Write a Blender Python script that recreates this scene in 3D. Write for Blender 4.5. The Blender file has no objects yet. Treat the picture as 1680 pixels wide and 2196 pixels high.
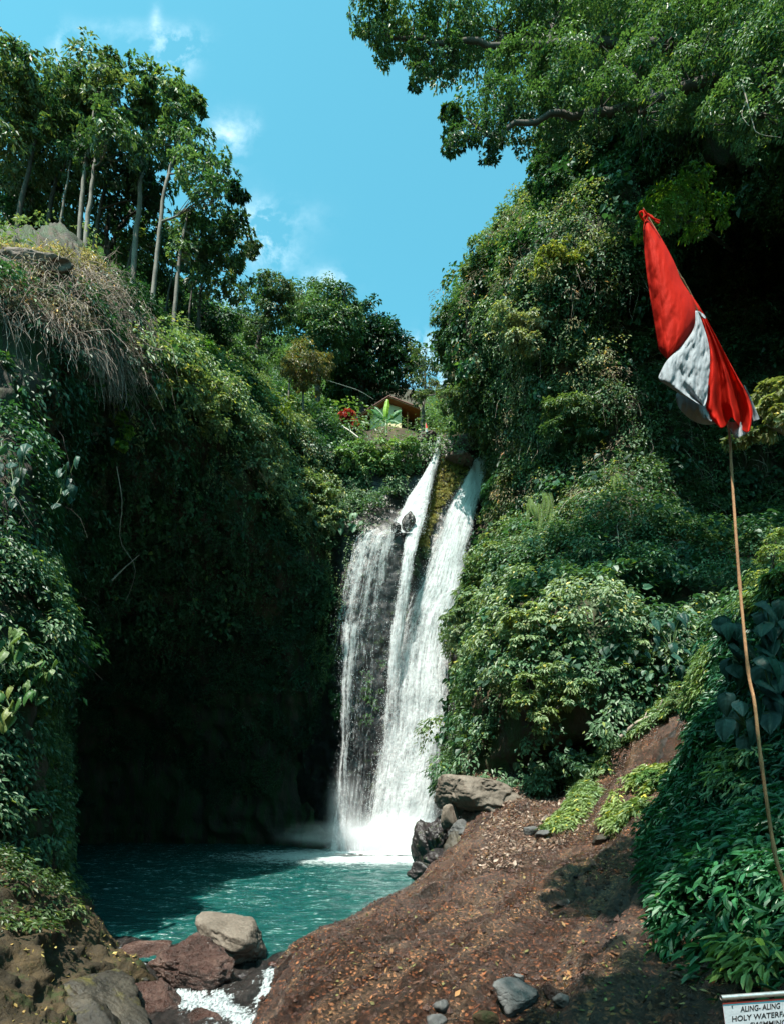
import bpy, bmesh, math, random
import numpy as np
from mathutils import Vector, Matrix

# ------------------------------------------------------------------ camera, sky, sun, exposure
scene = bpy.context.scene
COL = scene.collection
F, CX, HY, EYE = 1270.0, 840.0, 1728.0, 4.0      # measured on the photograph at 1680 px width

cam_d = bpy.data.cameras.new('camera')
cam = bpy.data.objects.new('camera', cam_d); COL.objects.link(cam)
cam_d.sensor_fit = 'HORIZONTAL'; cam_d.sensor_width = 36
cam_d.lens = 36 * F / 1680
cam_d.shift_y = (HY - 1098) / 1680
cam_d.clip_start = 0.1; cam_d.clip_end = 5000
cam.location = (0, 0, EYE); cam.rotation_euler = (math.pi / 2, 0, 0)
scene.camera = cam

SUN = Vector((-0.22, -0.40, 0.89)).normalized()
sun_d = bpy.data.lights.new('sun', 'SUN'); sun_d.energy = 5.0; sun_d.angle = math.radians(0.53)
sun_d.color = (1.0, 0.94, 0.84)
sun = bpy.data.objects.new('sun', sun_d); COL.objects.link(sun)
sun.rotation_euler = SUN.to_track_quat('Z', 'Y').to_euler(); sun.location = (-30, -10, 80)

world = bpy.data.worlds.new('World'); scene.world = world; world.use_nodes = True
wt = world.node_tree; wt.nodes.clear()
def wn(t, **k):
    n = wt.nodes.new(t)
    for a, b in k.items(): setattr(n, a, b)
    return n
wo = wn('ShaderNodeOutputWorld'); bg = wn('ShaderNodeBackground'); bg.inputs[1].default_value = 0.114
sky = wn('ShaderNodeTexSky', sky_type='NISHITA'); sky.sun_disc = False
sky.sun_elevation = math.asin(SUN.z); sky.sun_rotation = math.atan2(SUN.x, SUN.y)
sky.air_density = 1.0; sky.dust_density = 1.3; sky.ozone_density = 1.5
hsv = wn('ShaderNodeMixRGB', blend_type='MULTIPLY'); hsv.inputs[0].default_value = 1
hsv.inputs[2].default_value = (0.60, 1.46, 1.14, 1)
wt.links.new(sky.outputs[0], hsv.inputs[1])
tc = wn('ShaderNodeTexCoord'); sep = wn('ShaderNodeSeparateXYZ'); wt.links.new(tc.outputs['Generated'], sep.inputs[0])
def wm(op, a, b=None, clamp=False):
    n = wn('ShaderNodeMath', operation=op); n.use_clamp = clamp
    for i, v in enumerate((a, b)):
        if v is None: continue
        if isinstance(v, (int, float)): n.inputs[i].default_value = v
        else: wt.links.new(v, n.inputs[i])
    return n.outputs[0]
ysafe = wm('MAXIMUM', sep.outputs[1], 0.05)
U = wm('DIVIDE', sep.outputs[0], ysafe); V = wm('DIVIDE', sep.outputs[2], ysafe)
acc = None
for (px, py, rx, ry, a) in [(140, 100, 26, 34, .8), (285, 135, 50, 36, 1.0), (378, 88, 46, 26, 1.1), (385, 135, 32, 24, .7), (335, 50, 10, 36, .5),
                            (488, 300, 34, 42, 1.1), (545, 268, 14, 22, .4), (558, 488, 30, 44, 1.5), (590, 545, 46, 34, .7),
                            (700, 604, 44, 22, 1.1), (905, 745, 36, 24, 1.2), (955, 800, 60, 50, 1.3), (620, 470, 60, 30, .3), (500, 690, 50, 40, 1.2), (250, 60, 60, 16, .25)]:
    u0, v0 = (px - CX) / F, (HY - py) / F
    du = wm('DIVIDE', wm('SUBTRACT', U, u0), rx / F); dv = wm('DIVIDE', wm('SUBTRACT', V, v0), ry / F)
    r2 = wm('ADD', wm('MULTIPLY', du, du), wm('MULTIPLY', dv, dv))
    g = wm('MULTIPLY', wm('POWER', 2.718, wm('MULTIPLY', r2, -0.8)), a)
    acc = g if acc is None else wm('ADD', acc, g)
comb = wn('ShaderNodeCombineXYZ'); wt.links.new(U, comb.inputs[0]); wt.links.new(V, comb.inputs[1])
nz = wn('ShaderNodeTexNoise'); nz.inputs['Scale'].default_value = 13; nz.inputs['Detail'].default_value = 7; nz.inputs['Roughness'].default_value = .62
nz.inputs["Distortion"].default_value = 0.15
wt.links.new(comb.outputs[0], nz.inputs['Vector'])
m = wm('MULTIPLY', acc, wm('MULTIPLY', wm('SUBTRACT', nz.outputs[0], 0.42), 2.6), clamp=True)
m = wm('MULTIPLY', m, 0.75, clamp=True)
cm = wn('ShaderNodeMixRGB'); wt.links.new(m, cm.inputs[0]); wt.links.new(hsv.outputs[0], cm.inputs[1]); cm.inputs[2].default_value = (7.6, 8.3, 8.6, 1)
wt.links.new(cm.outputs[0], bg.inputs[0]); wt.links.new(bg.outputs[0], wo.inputs[0])

scene.view_settings.view_transform = 'Standard'; scene.view_settings.look = 'None'
scene.view_settings.exposure = 1.25; scene.view_settings.gamma = 1.0
cy = scene.cycles
cy.max_bounces = 5; cy.diffuse_bounces = 2; cy.glossy_bounces = 2; cy.transmission_bounces = 3; cy.transparent_max_bounces = 24
cy.volume_bounces = 2; cy.caustics_reflective = False; cy.caustics_refractive = False
cy.sample_clamp_indirect = 4.0; cy.sample_clamp_direct = 0.0

# ------------------------------------------------------------------ helpers
def P(px, py, d): return Vector(((px - CX) / F * d, d, EYE + (HY - py) / F * d))
def Pn(a):
    a = np.asarray(a, float)
    return np.stack([(a[..., 0] - CX) / F * a[..., 2], a[..., 2], EYE + (HY - a[..., 1]) / F * a[..., 2]], -1)
def px_of(p):
    p = np.asarray(p); d = np.maximum(p[..., 1], .1)
    return CX + p[..., 0] / d * F, HY - (p[..., 2] - EYE) / d * F

def hash3(ix, iy, iz, seed):
    h = (ix.astype(np.int64) * 374761393 + iy.astype(np.int64) * 668265263 + iz.astype(np.int64) * 2147483647 + seed * 974711) & 0xffffffff
    h = ((h ^ (h >> 13)) * 1274126177) & 0xffffffff
    h = ((h ^ (h >> 16)) * 2246822519) & 0xffffffff
    return (h ^ (h >> 15)) & 0xffff
def vnoise(p, seed=0):
    i = np.floor(p); f = p - i; i = i.astype(np.int64); w = f * f * (3 - 2 * f)
    out = 0
    for dx in (0, 1):
        for dy in (0, 1):
            for dz in (0, 1):
                v = hash3(i[:, 0] + dx, i[:, 1] + dy, i[:, 2] + dz, seed) / 65535.0 * 2 - 1
                out = out + v * (w[:, 0] if dx else 1 - w[:, 0]) * (w[:, 1] if dy else 1 - w[:, 1]) * (w[:, 2] if dz else 1 - w[:, 2])
    return out
def fbm(p, scale=1.0, octv=4, seed=0, ridge=False, rough=.5):
    p = np.asarray(p, float) / scale; a = 1.0; s = 0
    for o in range(octv):
        n = vnoise(p + o * 17.3, seed + o)
        if ridge: n = 1 - 2 * np.abs(n)
        s = s + a * n; a *= rough; p = p * 2.03
    return s
def unit(v): return v / np.maximum(np.linalg.norm(v, axis=-1, keepdims=True), 1e-9)

def mesh_np(name, verts, faces, mat=None, smooth=True, col=None, parent=None, uv=None, link=True):
    """faces: (n,k) int array of equal sized polygons"""
    me = bpy.data.meshes.new(name)
    verts = np.asarray(verts, np.float32).reshape(-1, 3); faces = np.asarray(faces, np.int32)
    n, k = faces.shape
    me.vertices.add(len(verts)); me.vertices.foreach_set('co', verts.ravel())
    me.loops.add(n * k); me.loops.foreach_set('vertex_index', faces.ravel())
    me.polygons.add(n); me.polygons.foreach_set('loop_start', np.arange(0, n * k, k, dtype=np.int32))
    me.polygons.foreach_set('use_smooth', np.full(n, smooth, dtype=bool))
    if uv is not None:
        l = me.uv_layers.new(name='UVMap'); l.data.foreach_set('uv', np.asarray(uv, np.float32)[faces.ravel()].ravel())
    if col is not None:
        a = me.color_attributes.new('Col', 'FLOAT_COLOR', 'POINT')
        c = np.ones((len(verts), 4), np.float32); c[:, :3] = col; a.data.foreach_set('color', c.ravel())
    if mat: me.materials.append(mat)
    me.update(calc_edges=True)
    if not link: return me
    return obj(name, me, parent)
def obj(name, me, parent=None):
    o = bpy.data.objects.new(name, me); COL.objects.link(o)
    if parent is not None: o.parent = parent; o.matrix_parent_inverse = parent.matrix_basis.inverted()
    return o
def tag(o, label=None, cat=None, group=None, kind=None):
    if label: o['label'] = label
    if cat: o['category'] = cat
    if group: o['group'] = group
    if kind: o['kind'] = kind
    return o
def thing(name, loc, label, cat, group=None):
    o = bpy.data.objects.new(name, None); COL.objects.link(o); o.location = loc; o.empty_display_size = .2
    return tag(o, label, cat, group)

def catmull(A, n, axis):
    A = np.moveaxis(np.asarray(A, float), axis, 0); m = len(A)
    t = np.linspace(0, m - 1, n); i = np.minimum(t.astype(int), m - 2); f = (t - i).reshape((-1,) + (1,) * (A.ndim - 1))
    p0 = A[np.maximum(i - 1, 0)]; p1 = A[i]; p2 = A[i + 1]; p3 = A[np.minimum(i + 2, m - 1)]
    r = 0.5 * (2 * p1 + (p2 - p0) * f + (2 * p0 - 5 * p1 + 4 * p2 - p3) * f * f + (3 * p1 - p0 - 3 * p2 + p3) * f ** 3)
    return np.moveaxis(r, 0, axis)
def grid_faces(nr, nc):
    a = np.arange(nr * nc).reshape(nr, nc)
    return np.stack([a[:-1, :-1], a[1:, :-1], a[1:, 1:], a[:-1, 1:]], -1).reshape(-1, 4)
def grid_normals(G):
    du = np.gradient(G, axis=1); dv = np.gradient(G, axis=0)
    return unit(np.cross(dv, du))
class Sheet:
    """a piece of terrain from control rows of (px, py, depth); kept for scattering plants on it"""
    def __init__(s, name, ctrl, nr, nc, mat, layers=(), kind='structure', face=(0, -1, 0.3), label=None, raw=False):
        G = Pn(ctrl) if not raw else np.asarray(ctrl, float)
        G = catmull(catmull(G, nr, 0), nc, 1)
        N = grid_normals(G)
        if (N * np.array(face)).sum(-1).mean() < 0: N = -N
        for (sc, amp, octv, seed, ridge, *an) in layers:
            q = G.reshape(-1, 3)
            if an: e = unit(np.array(an[0], float)); q = q - .88 * (q @ e)[:, None] * e
            G = G + N * (fbm(q, sc, octv, seed, ridge) * amp).reshape(nr, nc, 1)
        N = grid_normals(G)
        if (N * np.array(face)).sum(-1).mean() < 0: N = -N
        s.G, s.N = G, N
        s.o = mesh_np(name, G.reshape(-1, 3), grid_faces(nr, nc), mat)
        tag(s.o, kind=kind)
        if label: tag(s.o, label=label)
        a = np.linalg.norm(np.cross(G[1:, :-1] - G[:-1, :-1], G[:-1, 1:] - G[:-1, :-1]), axis=-1)
        s.area = a; s.cum = np.cumsum(a.ravel())
    def _draw(s, n, rng):
        k = np.searchsorted(s.cum, rng.random(n) * s.cum[-1]); nc = s.area.shape[1]
        i, j = k // nc, k % nc; i = np.minimum(i, s.area.shape[0] - 1)
        u, v = rng.random(n)[:, None], rng.random(n)[:, None]
        p = (s.G[i, j] * (1 - u) * (1 - v) + s.G[i + 1, j] * u * (1 - v) + s.G[i, j + 1] * (1 - u) * v + s.G[i + 1, j + 1] * u * v)
        return p, s.N[i, j]
    def sample(s, dens, rng, mask=None):
        """dens points per square metre, kept where the mask says so"""
        total = int(s.cum[-1] * dens); P_, N_ = [], []
        while total > 0:
            n = min(total, 400000); total -= n
            p, nn = s._draw(n, rng)
            x, y = px_of(p); m = (x > -260) & (x < 1960) & (y > -300) & (y < 2450) & (p[:, 1] > 2)
            p, nn = p[m], nn[m]
            if mask is not None and len(p): m = mask(p, rng); p, nn = p[m], nn[m]
            P_.append(p); N_.append(nn)
        return np.concatenate(P_), np.concatenate(N_)
def in_poly(poly, x, y):
    poly = np.asarray(poly, float); c = np.zeros(len(x), bool); j = len(poly) - 1
    for i in range(len(poly)):
        xi, yi = poly[i]; xj, yj = poly[j]
        c ^= ((yi > y) != (yj > y)) & (x < (xj - xi) * (y - yi) / (yj - yi + 1e-12) + xi); j = i
    return c
def pmask(*polys, gap=None, thr=0.0, inv=False):
    def f(p, rng):
        x, y = px_of(p); m = np.zeros(len(p), bool)
        for q in polys: m |= in_poly(q, x, y)
        if inv: m = ~m
        if gap: m &= fbm(p, gap, 3, 77) > thr
        return m
    return f

ALL = []
def depth_at(x, y, rad=16, default=None):
    """distance of the nearest terrain seen at a photograph pixel"""
    best = 1e9
    for s in ALL:
        if not hasattr(s, 'px'): s.px = px_of(s.G)
        m = (s.px[0] - x) ** 2 + (s.px[1] - y) ** 2 < rad * rad
        if m.any(): best = min(best, float(np.percentile(s.G[..., 1][m], 15)))
    return best if best < 1e8 else default
# ------------------------------------------------------------------ materials
def mat(name):
    m = bpy.data.materials.new(name); m.use_nodes = True; nt = m.node_tree; nt.nodes.clear()
    def N(t, ins=None, **k):
        n = nt.nodes.new(t)
        for a, b in k.items(): setattr(n, a, b)
        for a, b in (ins or {}).items():
            if hasattr(b, 'is_output') or isinstance(b, bpy.types.NodeSocket): nt.links.new(b, n.inputs[a])
            else: n.inputs[a].default_value = b
        return n
    out = N('ShaderNodeOutputMaterial')
    return m, N, (lambda s: nt.links.new(s, out.inputs['Surface'])), out, nt
def ramp(N, fac, stops, interp='LINEAR'):
    r = N('ShaderNodeValToRGB', {'Fac': fac}); e = r.color_ramp.elements; r.color_ramp.interpolation = interp
    while len(e) < len(stops): e.new(0.5)
    for i, (p, c) in enumerate(stops): e[i].position = p; e[i].color = tuple(c) + (1,) if len(c) == 3 else c
    return r.outputs[0]

def leaf_material(name, rough=.48, trans=.30, spec=.42, tint=(1.3, 1.4, .5)):
    m, N, out, o, nt = mat(name)
    c = N('ShaderNodeAttribute', attribute_name='Col').outputs['Color']
    b = N('ShaderNodeBsdfPrincipled', {'Base Color': c, 'Roughness': rough, 'Specular IOR Level': spec})
    tcx = N('ShaderNodeMixRGB', {0: 1.0, 1: c, 2: tuple(tint) + (1,)}, blend_type='MULTIPLY')
    t = N('ShaderNodeBsdfTranslucent', {'Color': tcx.outputs[0]})
    mx = N('ShaderNodeMixShader', {0: trans, 1: b.outputs[0], 2: t.outputs[0]})
    out(mx.outputs[0]); return m
M_LEAF = leaf_material('leaf')
M_DRY = leaf_material('dry_leaf', rough=.7, trans=.2, spec=.25, tint=(1, 1, 1))
M_GLOSSY = leaf_material('glossy_leaf', rough=.38, trans=.25, spec=.4)
M_BIG = leaf_material('broad_leaf', rough=.5, trans=.25, spec=.3)

def rock_material(name, cols, scale=1.0, rough=(.55, .9), bump=.5, moss=None, moss_amt=.5, fine=10.0, streak=False, wet=0, bdist=.12):
    m, N, out, o, nt = mat(name)
    geo = N('ShaderNodeNewGeometry'); pos = geo.outputs['Position']
    if streak:
        mp = N('ShaderNodeMapping', {'Vector': pos, 'Scale': (1, 1, .25)}); pos = mp.outputs[0]
    n1 = N('ShaderNodeTexNoise', {'Vector': pos, 'Scale': .7 * scale, 'Detail': 9.0, 'Roughness': .62})
    n2 = N('ShaderNodeTexNoise', {'Vector': pos, 'Scale': fine * scale, 'Detail': 8.0, 'Roughness': .7})
    k = len(cols)
    c = ramp(N, n1.outputs[0], [(0.3 + .4 * i / (k - 1), cols[i]) for i in range(k)])
    sp = ramp(N, n2.outputs[0], [(.3, (.55, .55, .55)), (.7, (1.35, 1.35, 1.35))])
    c = N('ShaderNodeMixRGB', {0: 1.0, 1: c, 2: sp}, blend_type='MULTIPLY').outputs[0]
    if moss:
        nm = N('ShaderNodeTexNoise', {'Vector': pos, 'Scale': 1.6 * scale, 'Detail': 8.0, 'Roughness': .7})
        nzz = N('ShaderNodeSeparateXYZ', {0: geo.outputs['Normal']})
        s = N('ShaderNodeMath', {0: nm.outputs[0], 1: nzz.outputs[2]}, operation='MULTIPLY_ADD'); s.inputs[2].default_value = 0
        s = N('ShaderNodeMath', {0: nm.outputs[0], 1: moss_amt - .5}, operation='ADD').outputs[0]
        f = ramp(N, s, [(.47, (0, 0, 0)), (.56, (1, 1, 1))])
        c = N('ShaderNodeMixRGB', {0: f, 1: c, 2: tuple(moss) + (1,)}).outputs[0]
    mu = N('ShaderNodeTexVoronoi', {'Vector': pos, 'Scale': 1.7 * scale}, feature='DISTANCE_TO_EDGE')
    crk = ramp(N, mu.outputs[0], [(0, (0, 0, 0)), (.06, (1, 1, 1))])
    hs = N('ShaderNodeMath', {0: n2.outputs[0], 1: .35}, operation='MULTIPLY')
    h0 = N('ShaderNodeMath', {0: n1.outputs[0], 1: 1.2}, operation='MULTIPLY')
    h = N('ShaderNodeMath', {0: hs.outputs[0], 1: h0.outputs[0]}, operation='ADD').outputs[0]
    h2 = N('ShaderNodeMath', {0: crk, 1: .06}, operation='MULTIPLY').outputs[0]
    h = N('ShaderNodeMath', {0: h, 1: h2}, operation='ADD').outputs[0]
    bp = N('ShaderNodeBump', {'Height': h, 'Strength': bump, 'Distance': bdist})
    rr = ramp(N, n2.outputs[0], [(.35, (rough[0],) * 3), (.65, (rough[1],) * 3)])
    b = N('ShaderNodeBsdfPrincipled', {'Base Color': c, 'Roughness': rr, 'Normal': bp.outputs[0], 'Specular IOR Level': .5 if wet else .3})
    out(b.outputs[0]); return m
M_CLIFF = rock_material('cliff_rock', [(.018, .015, .011), (.040, .029, .019), (.085, .056, .034)], .7, bump=1.0, bdist=.35, moss=(.022, .04, .012), moss_amt=.52, streak=True)
M_WETROCK = rock_material('wet_rock', [(.010, .009, .010), (.022, .018, .019), (.045, .034, .036)], 1.2, rough=(.2, .6), bump=.8, wet=1, moss=(.04, .055, .015), moss_amt=.42)
M_RIMROCK = rock_material('rim_rock', [(.045, .03, .026), (.10, .072, .062), (.17, .13, .11)], 1.0, rough=(.6, .95), bump=.6)
M_TAN = rock_material('tan_rock', [(.07, .055, .042), (.13, .105, .085), (.18, .15, .125)], 1.1, rough=(.6, .9), bump=.7, fine=14)
M_BROWN = rock_material('wet_brown_rock', [(.013, .006, .004), (.055, .025, .019), (.14, .085, .068)], 1.8, rough=(.14, .55), bump=1.0, bdist=.22, wet=1, fine=8)
M_GREY = rock_material('grey_rock', [(.045, .044, .043), (.08, .08, .08), (.12, .118, .116)], 1.2, rough=(.5, .9), bump=.35)
M_SLAB = rock_material('dark_slab_rock', [(.014, .013, .011), (.032, .027, .021), (.075, .062, .046)], 1.2, rough=(.35, .8), bump=.7, moss=(.07, .06, .02), moss_amt=.42)
M_MOUND = rock_material('mossy_earth', [(.018, .013, .007), (.040, .027, .013), (.085, .055, .025)], 1.4, rough=(.6, .95), bump=.9, moss=(.025, .032, .008), moss_amt=.45)
M_RED = rock_material('red_wet_rock', [(.02, .008, .006), (.045, .015, .010), (.03, .018, .012)], 1.6, rough=(.12, .4), bump=.7, wet=1)

def slope_material():
    m, N, out, o, nt = mat('litter_slope')
    pos = N('ShaderNodeNewGeometry').outputs['Position']
    e1 = Vector((.52, .81, .27)).normalized(); e2 = e1.cross(Vector((0, 0, 1))).normalized(); e3 = e1.cross(e2)
    dd = [N('ShaderNodeVectorMath', {0: pos, 1: tuple(e)}, operation='DOT_PRODUCT').outputs['Value'] for e in (e1, e2, e3)]
    s1 = N('ShaderNodeMath', {0: dd[0], 1: .10}, operation='MULTIPLY').outputs[0]
    al = N('ShaderNodeCombineXYZ', {0: s1, 1: dd[1], 2: dd[2]}).outputs[0]
    n1 = N('ShaderNodeTexNoise', {'Vector': pos, 'Scale': .35, 'Detail': 9.0, 'Roughness': .65})
    n3 = N('ShaderNodeTexNoise', {'Vector': al, 'Scale': 1.5, 'Detail': 9.0, 'Roughness': .62, 'Distortion': .3})
    n2 = N('ShaderNodeTexNoise', {'Vector': pos, 'Scale': 16.0, 'Detail': 8.0, 'Roughness': .78})
    c = ramp(N, n1.outputs[0], [(.32, (.022, .010, .006)), (.48, (.048, .022, .014)), (.62, (.066, .032, .021)), (.74, (.095, .062, .045))])
    st = ramp(N, n3.outputs[0], [(.51, (0, 0, 0)), (.60, (.9, .9, .9))])
    c = N('ShaderNodeMixRGB', {0: st, 1: c, 2: (.105, .068, .048, 1)}).outputs[0]
    dk = ramp(N, n3.outputs[0], [(.34, (.35, .33, .33)), (.46, (1, 1, 1))])
    c = N('ShaderNodeMixRGB', {0: 1.0, 1: c, 2: dk}, blend_type='MULTIPLY').outputs[0]
    v = N('ShaderNodeTexVoronoi', {'Vector': pos, 'Scale': 26.0, 'Randomness': 1.0})
    vs = N('ShaderNodeSeparateXYZ', {0: v.outputs['Color']}).outputs[0]
    vc = ramp(N, vs, [(.0, (.25, .24, .23)), (.5, (.8, .75, .7)), (.86, (1.5, 1.3, 1.1)), (.95, (5.0, 3.6, 2.5))])
    c = N('ShaderNodeMixRGB', {0: .9, 1: c, 2: vc}, blend_type='MULTIPLY').outputs[0]
    g = ramp(N, n2.outputs[0], [(.35, (.4, .4, .4)), (.65, (1.6, 1.6, 1.6))])
    c = N('ShaderNodeMixRGB', {0: 1.0, 1: c, 2: g}, blend_type='MULTIPLY').outputs[0]
    h = N('ShaderNodeMath', {0: v.outputs['Distance'], 1: -.5}, operation='MULTIPLY').outputs[0]
    h = N('ShaderNodeMath', {0: h, 1: n2.outputs[0]}, operation='ADD').outputs[0]
    h3 = N('ShaderNodeMath', {0: n3.outputs[0], 1: 3.0}, operation='MULTIPLY').outputs[0]
    h = N('ShaderNodeMath', {0: h, 1: h3}, operation='ADD').outputs[0]
    bp = N('ShaderNodeBump', {'Height': h, 'Strength': 1.0, 'Distance': .09})
    wet = ramp(N, n1.outputs[0], [(.45, (.16,) * 3), (.68, (.7,) * 3)])
    b = N('ShaderNodeBsdfPrincipled', {'Base Color': c, 'Roughness': wet, 'Normal': bp.outputs[0], 'Specular IOR Level': .8})
    out(b.outputs[0]); return m
M_SLOPE = slope_material()

def bark_material(name, a, b_, sc=6):
    m, N, out, o, nt = mat(name)
    pos = N('ShaderNodeNewGeometry').outputs['Position']
    mp = N('ShaderNodeMapping', {'Vector': pos, 'Scale': (1, 1, .3)})
    n = N('ShaderNodeTexNoise', {'Vector': mp.outputs[0], 'Scale': sc, 'Detail': 8.0, 'Roughness': .7})
    n0 = N('ShaderNodeTexNoise', {'Vector': pos, 'Scale': 1.2, 'Detail': 4.0})
    s = N('ShaderNodeMath', {0: n.outputs[0], 1: n0.outputs[0]}, operation='ADD').outputs[0]
    s = N('ShaderNodeMath', {0: s, 1: .5}, operation='MULTIPLY').outputs[0]
    c = ramp(N, s, [(.36, a), (.62, b_)])
    bp = N('ShaderNodeBump', {'Height': n.outputs[0], 'Strength': .8, 'Distance': .04})
    b = N('ShaderNodeBsdfPrincipled', {'Base Color': c, 'Roughness': .85, 'Normal': bp.outputs[0]})
    out(b.outputs[0]); return m
M_BARK = bark_material('pale_bark', (.055, .047, .04), (.17, .15, .13))
M_BARKD = bark_material('dark_bark', (.02, .016, .013), (.06, .048, .038))
M_TWIG = bark_material('dry_twig', (.16, .12, .095), (.42, .33, .28), 9)
M_BAMBOO = bark_material('bamboo', (.20, .10, .045), (.38, .21, .10), 10)

def plain(name, c, rough=.6, metal=0.0, noise=.12, sc=8.0, bump=0.15):
    m, N, out, o, nt = mat(name)
    pos = N('ShaderNodeTexCoord').outputs['Object']
    n = N('ShaderNodeTexNoise', {'Vector': pos, 'Scale': sc, 'Detail': 6.0})
    cc = ramp(N, n.outputs[0], [(.3, tuple(x * (1 - noise) for x in c)), (.7, tuple(min(1, x * (1 + noise)) for x in c))])
    bp = N('ShaderNodeBump', {'Height': n.outputs[0], 'Strength': bump, 'Distance': .02})
    b = N('ShaderNodeBsdfPrincipled', {'Base Color': cc, 'Roughness': rough, 'Metallic': metal, 'Normal': bp.outputs[0]})
    out(b.outputs[0]); return m

def pool_material():
    m, N, out, o, nt = mat('pool_water')
    pos = N('ShaderNodeNewGeometry').outputs['Position']
    mp = N('ShaderNodeMapping', {'Vector': pos, 'Rotation': (0, 0, math.radians(12)), 'Scale': (.55, 1.5, 1)})
    n1 = N('ShaderNodeTexNoise', {'Vector': mp.outputs[0], 'Scale': 1.6, 'Detail': 6.0, 'Roughness': .6, 'Distortion': .8})
    n2 = N('ShaderNodeTexNoise', {'Vector': mp.outputs[0], 'Scale': 7.0, 'Detail': 5.0, 'Roughness': .65})
    base = ramp(N, n1.outputs[0], [(.3, (.0, .032, .034)), (.55, (.004, .064, .058)), (.75, (.018, .11, .092))])
    # foam: churned water around the foot of the falls, streaks drifting away from it
    d = N('ShaderNodeVectorMath', {0: pos, 1: (-.3, 47.5, 0)}, operation='SUBTRACT').outputs[0]
    d = N('ShaderNodeVectorMath', {0: d, 1: (.62, .95, 0)}, operation='MULTIPLY').outputs[0]
    L = N('ShaderNodeVectorMath', {0: d}, operation='LENGTH').outputs['Value']
    near = N('ShaderNodeMapRange', {'Value': L, 'From Min': 1.5, 'From Max': 9.5, 'To Min': .55, 'To Max': 0.0}).outputs[0]
    far = N('ShaderNodeMapRange', {'Value': L, 'From Min': 6.0, 'From Max': 40.0, 'To Min': .05, 'To Max': 0.0}).outputs[0]
    s = N('ShaderNodeMath', {0: near, 1: n2.outputs[0]}, operation='ADD').outputs[0]
    s = N('ShaderNodeMath', {0: s, 1: far}, operation='ADD').outputs[0]
    s = N('ShaderNodeMath', {0: s, 1: N('ShaderNodeMapRange', {'Value': n1.outputs[0], 'To Min': -.35, 'To Max': .35}).outputs[0]}, operation='ADD').outputs[0]
    f1 = ramp(N, s, [(.62, (0, 0, 0)), (.92, (1, 1, 1))])
    mp2 = N('ShaderNodeMapping', {'Vector': pos, 'Rotation': (0, 0, math.radians(8)), 'Scale': (.8, 3.2, 1)})
    n3 = N('ShaderNodeTexNoise', {'Vector': mp2.outputs[0], 'Scale': 2.6, 'Detail': 7.0, 'Roughness': .72, 'Distortion': 1.0})
    f2 = ramp(N, n3.outputs[0], [(.645, (0, 0, 0)), (.70, (.7, .7, .7))])
    f = N('ShaderNodeMixRGB', {0: 1.0, 1: f1, 2: f2}, blend_type='LIGHTEN').outputs[0]
    c = N('ShaderNodeMixRGB', {0: f, 1: base, 2: (.5, .56, .57, 1)}).outputs[0]
    h = N('ShaderNodeMath', {0: n1.outputs[0], 1: n2.outputs[0]}, operation='ADD').outputs[0]
    bp = N('ShaderNodeBump', {'Height': h, 'Strength': .75, 'Distance': .16})
    r = N('ShaderNodeMapRange', {'Value': f, 'To Min': .09, 'To Max': .6}).outputs[0]
    b = N('ShaderNodeBsdfPrincipled', {'Base Color': c, 'Roughness': r, 'Normal': bp.outputs[0], 'IOR': 1.33})
    out(b.outputs[0]); return m
M_POOL = pool_material()

def stream_material():
    m, N, out, o, nt = mat('stream_water')
    pos = N('ShaderNodeNewGeometry').outputs['Position']
    mp = N('ShaderNodeMapping', {'Vector': pos, 'Rotation': (0, 0, math.radians(20)), 'Scale': (2.2, 1.0, 1)})
    n1 = N('ShaderNodeTexNoise', {'Vector': mp.outputs[0], 'Scale': 1.5, 'Detail': 8.0, 'Roughness': .7, 'Distortion': .7})
    n2 = N('ShaderNodeTexNoise', {'Vector': mp.outputs[0], 'Scale': 9.0, 'Detail': 6.0, 'Roughness': .7})
    a = N('ShaderNodeAttribute', attribute_name='Col').outputs['Fac']
    s = N('ShaderNodeMath', {0: n1.outputs[0], 1: a}, operation='ADD').outputs[0]
    s = N('ShaderNodeMath', {0: n2.outputs[0], 1: .45}, operation='MULTIPLY_ADD'); nt.links.new(
        N('ShaderNodeMath', {0: n1.outputs[0], 1: a}, operation='ADD').outputs[0], s.inputs[2])
    f = ramp(N, s.outputs[0], [(.88, (0, 0, 0)), (1.38, (1, 1, 1))])
    base = ramp(N, n1.outputs[0], [(.35, (.008, .008, .008)), (.65, (.035, .028, .026))])
    wc = ramp(N, n2.outputs[0], [(.38, (.04, .05, .055)), (.58, (.42, .46, .48))])
    c = N('ShaderNodeMixRGB', {0: f, 1: base, 2: wc}).outputs[0]
    bp = N('ShaderNodeBump', {'Height': s.outputs[0], 'Strength': .9, 'Distance': .08})
    r = N('ShaderNodeMapRange', {'Value': f, 'To Min': .08, 'To Max': .55}).outputs[0]
    b = N('ShaderNodeBsdfPrincipled', {'Base Color': c, 'Roughness': r, 'Normal': bp.outputs[0], 'IOR': 1.33})
    out(b.outputs[0]); return m
M_STREAM = stream_material()

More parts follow.
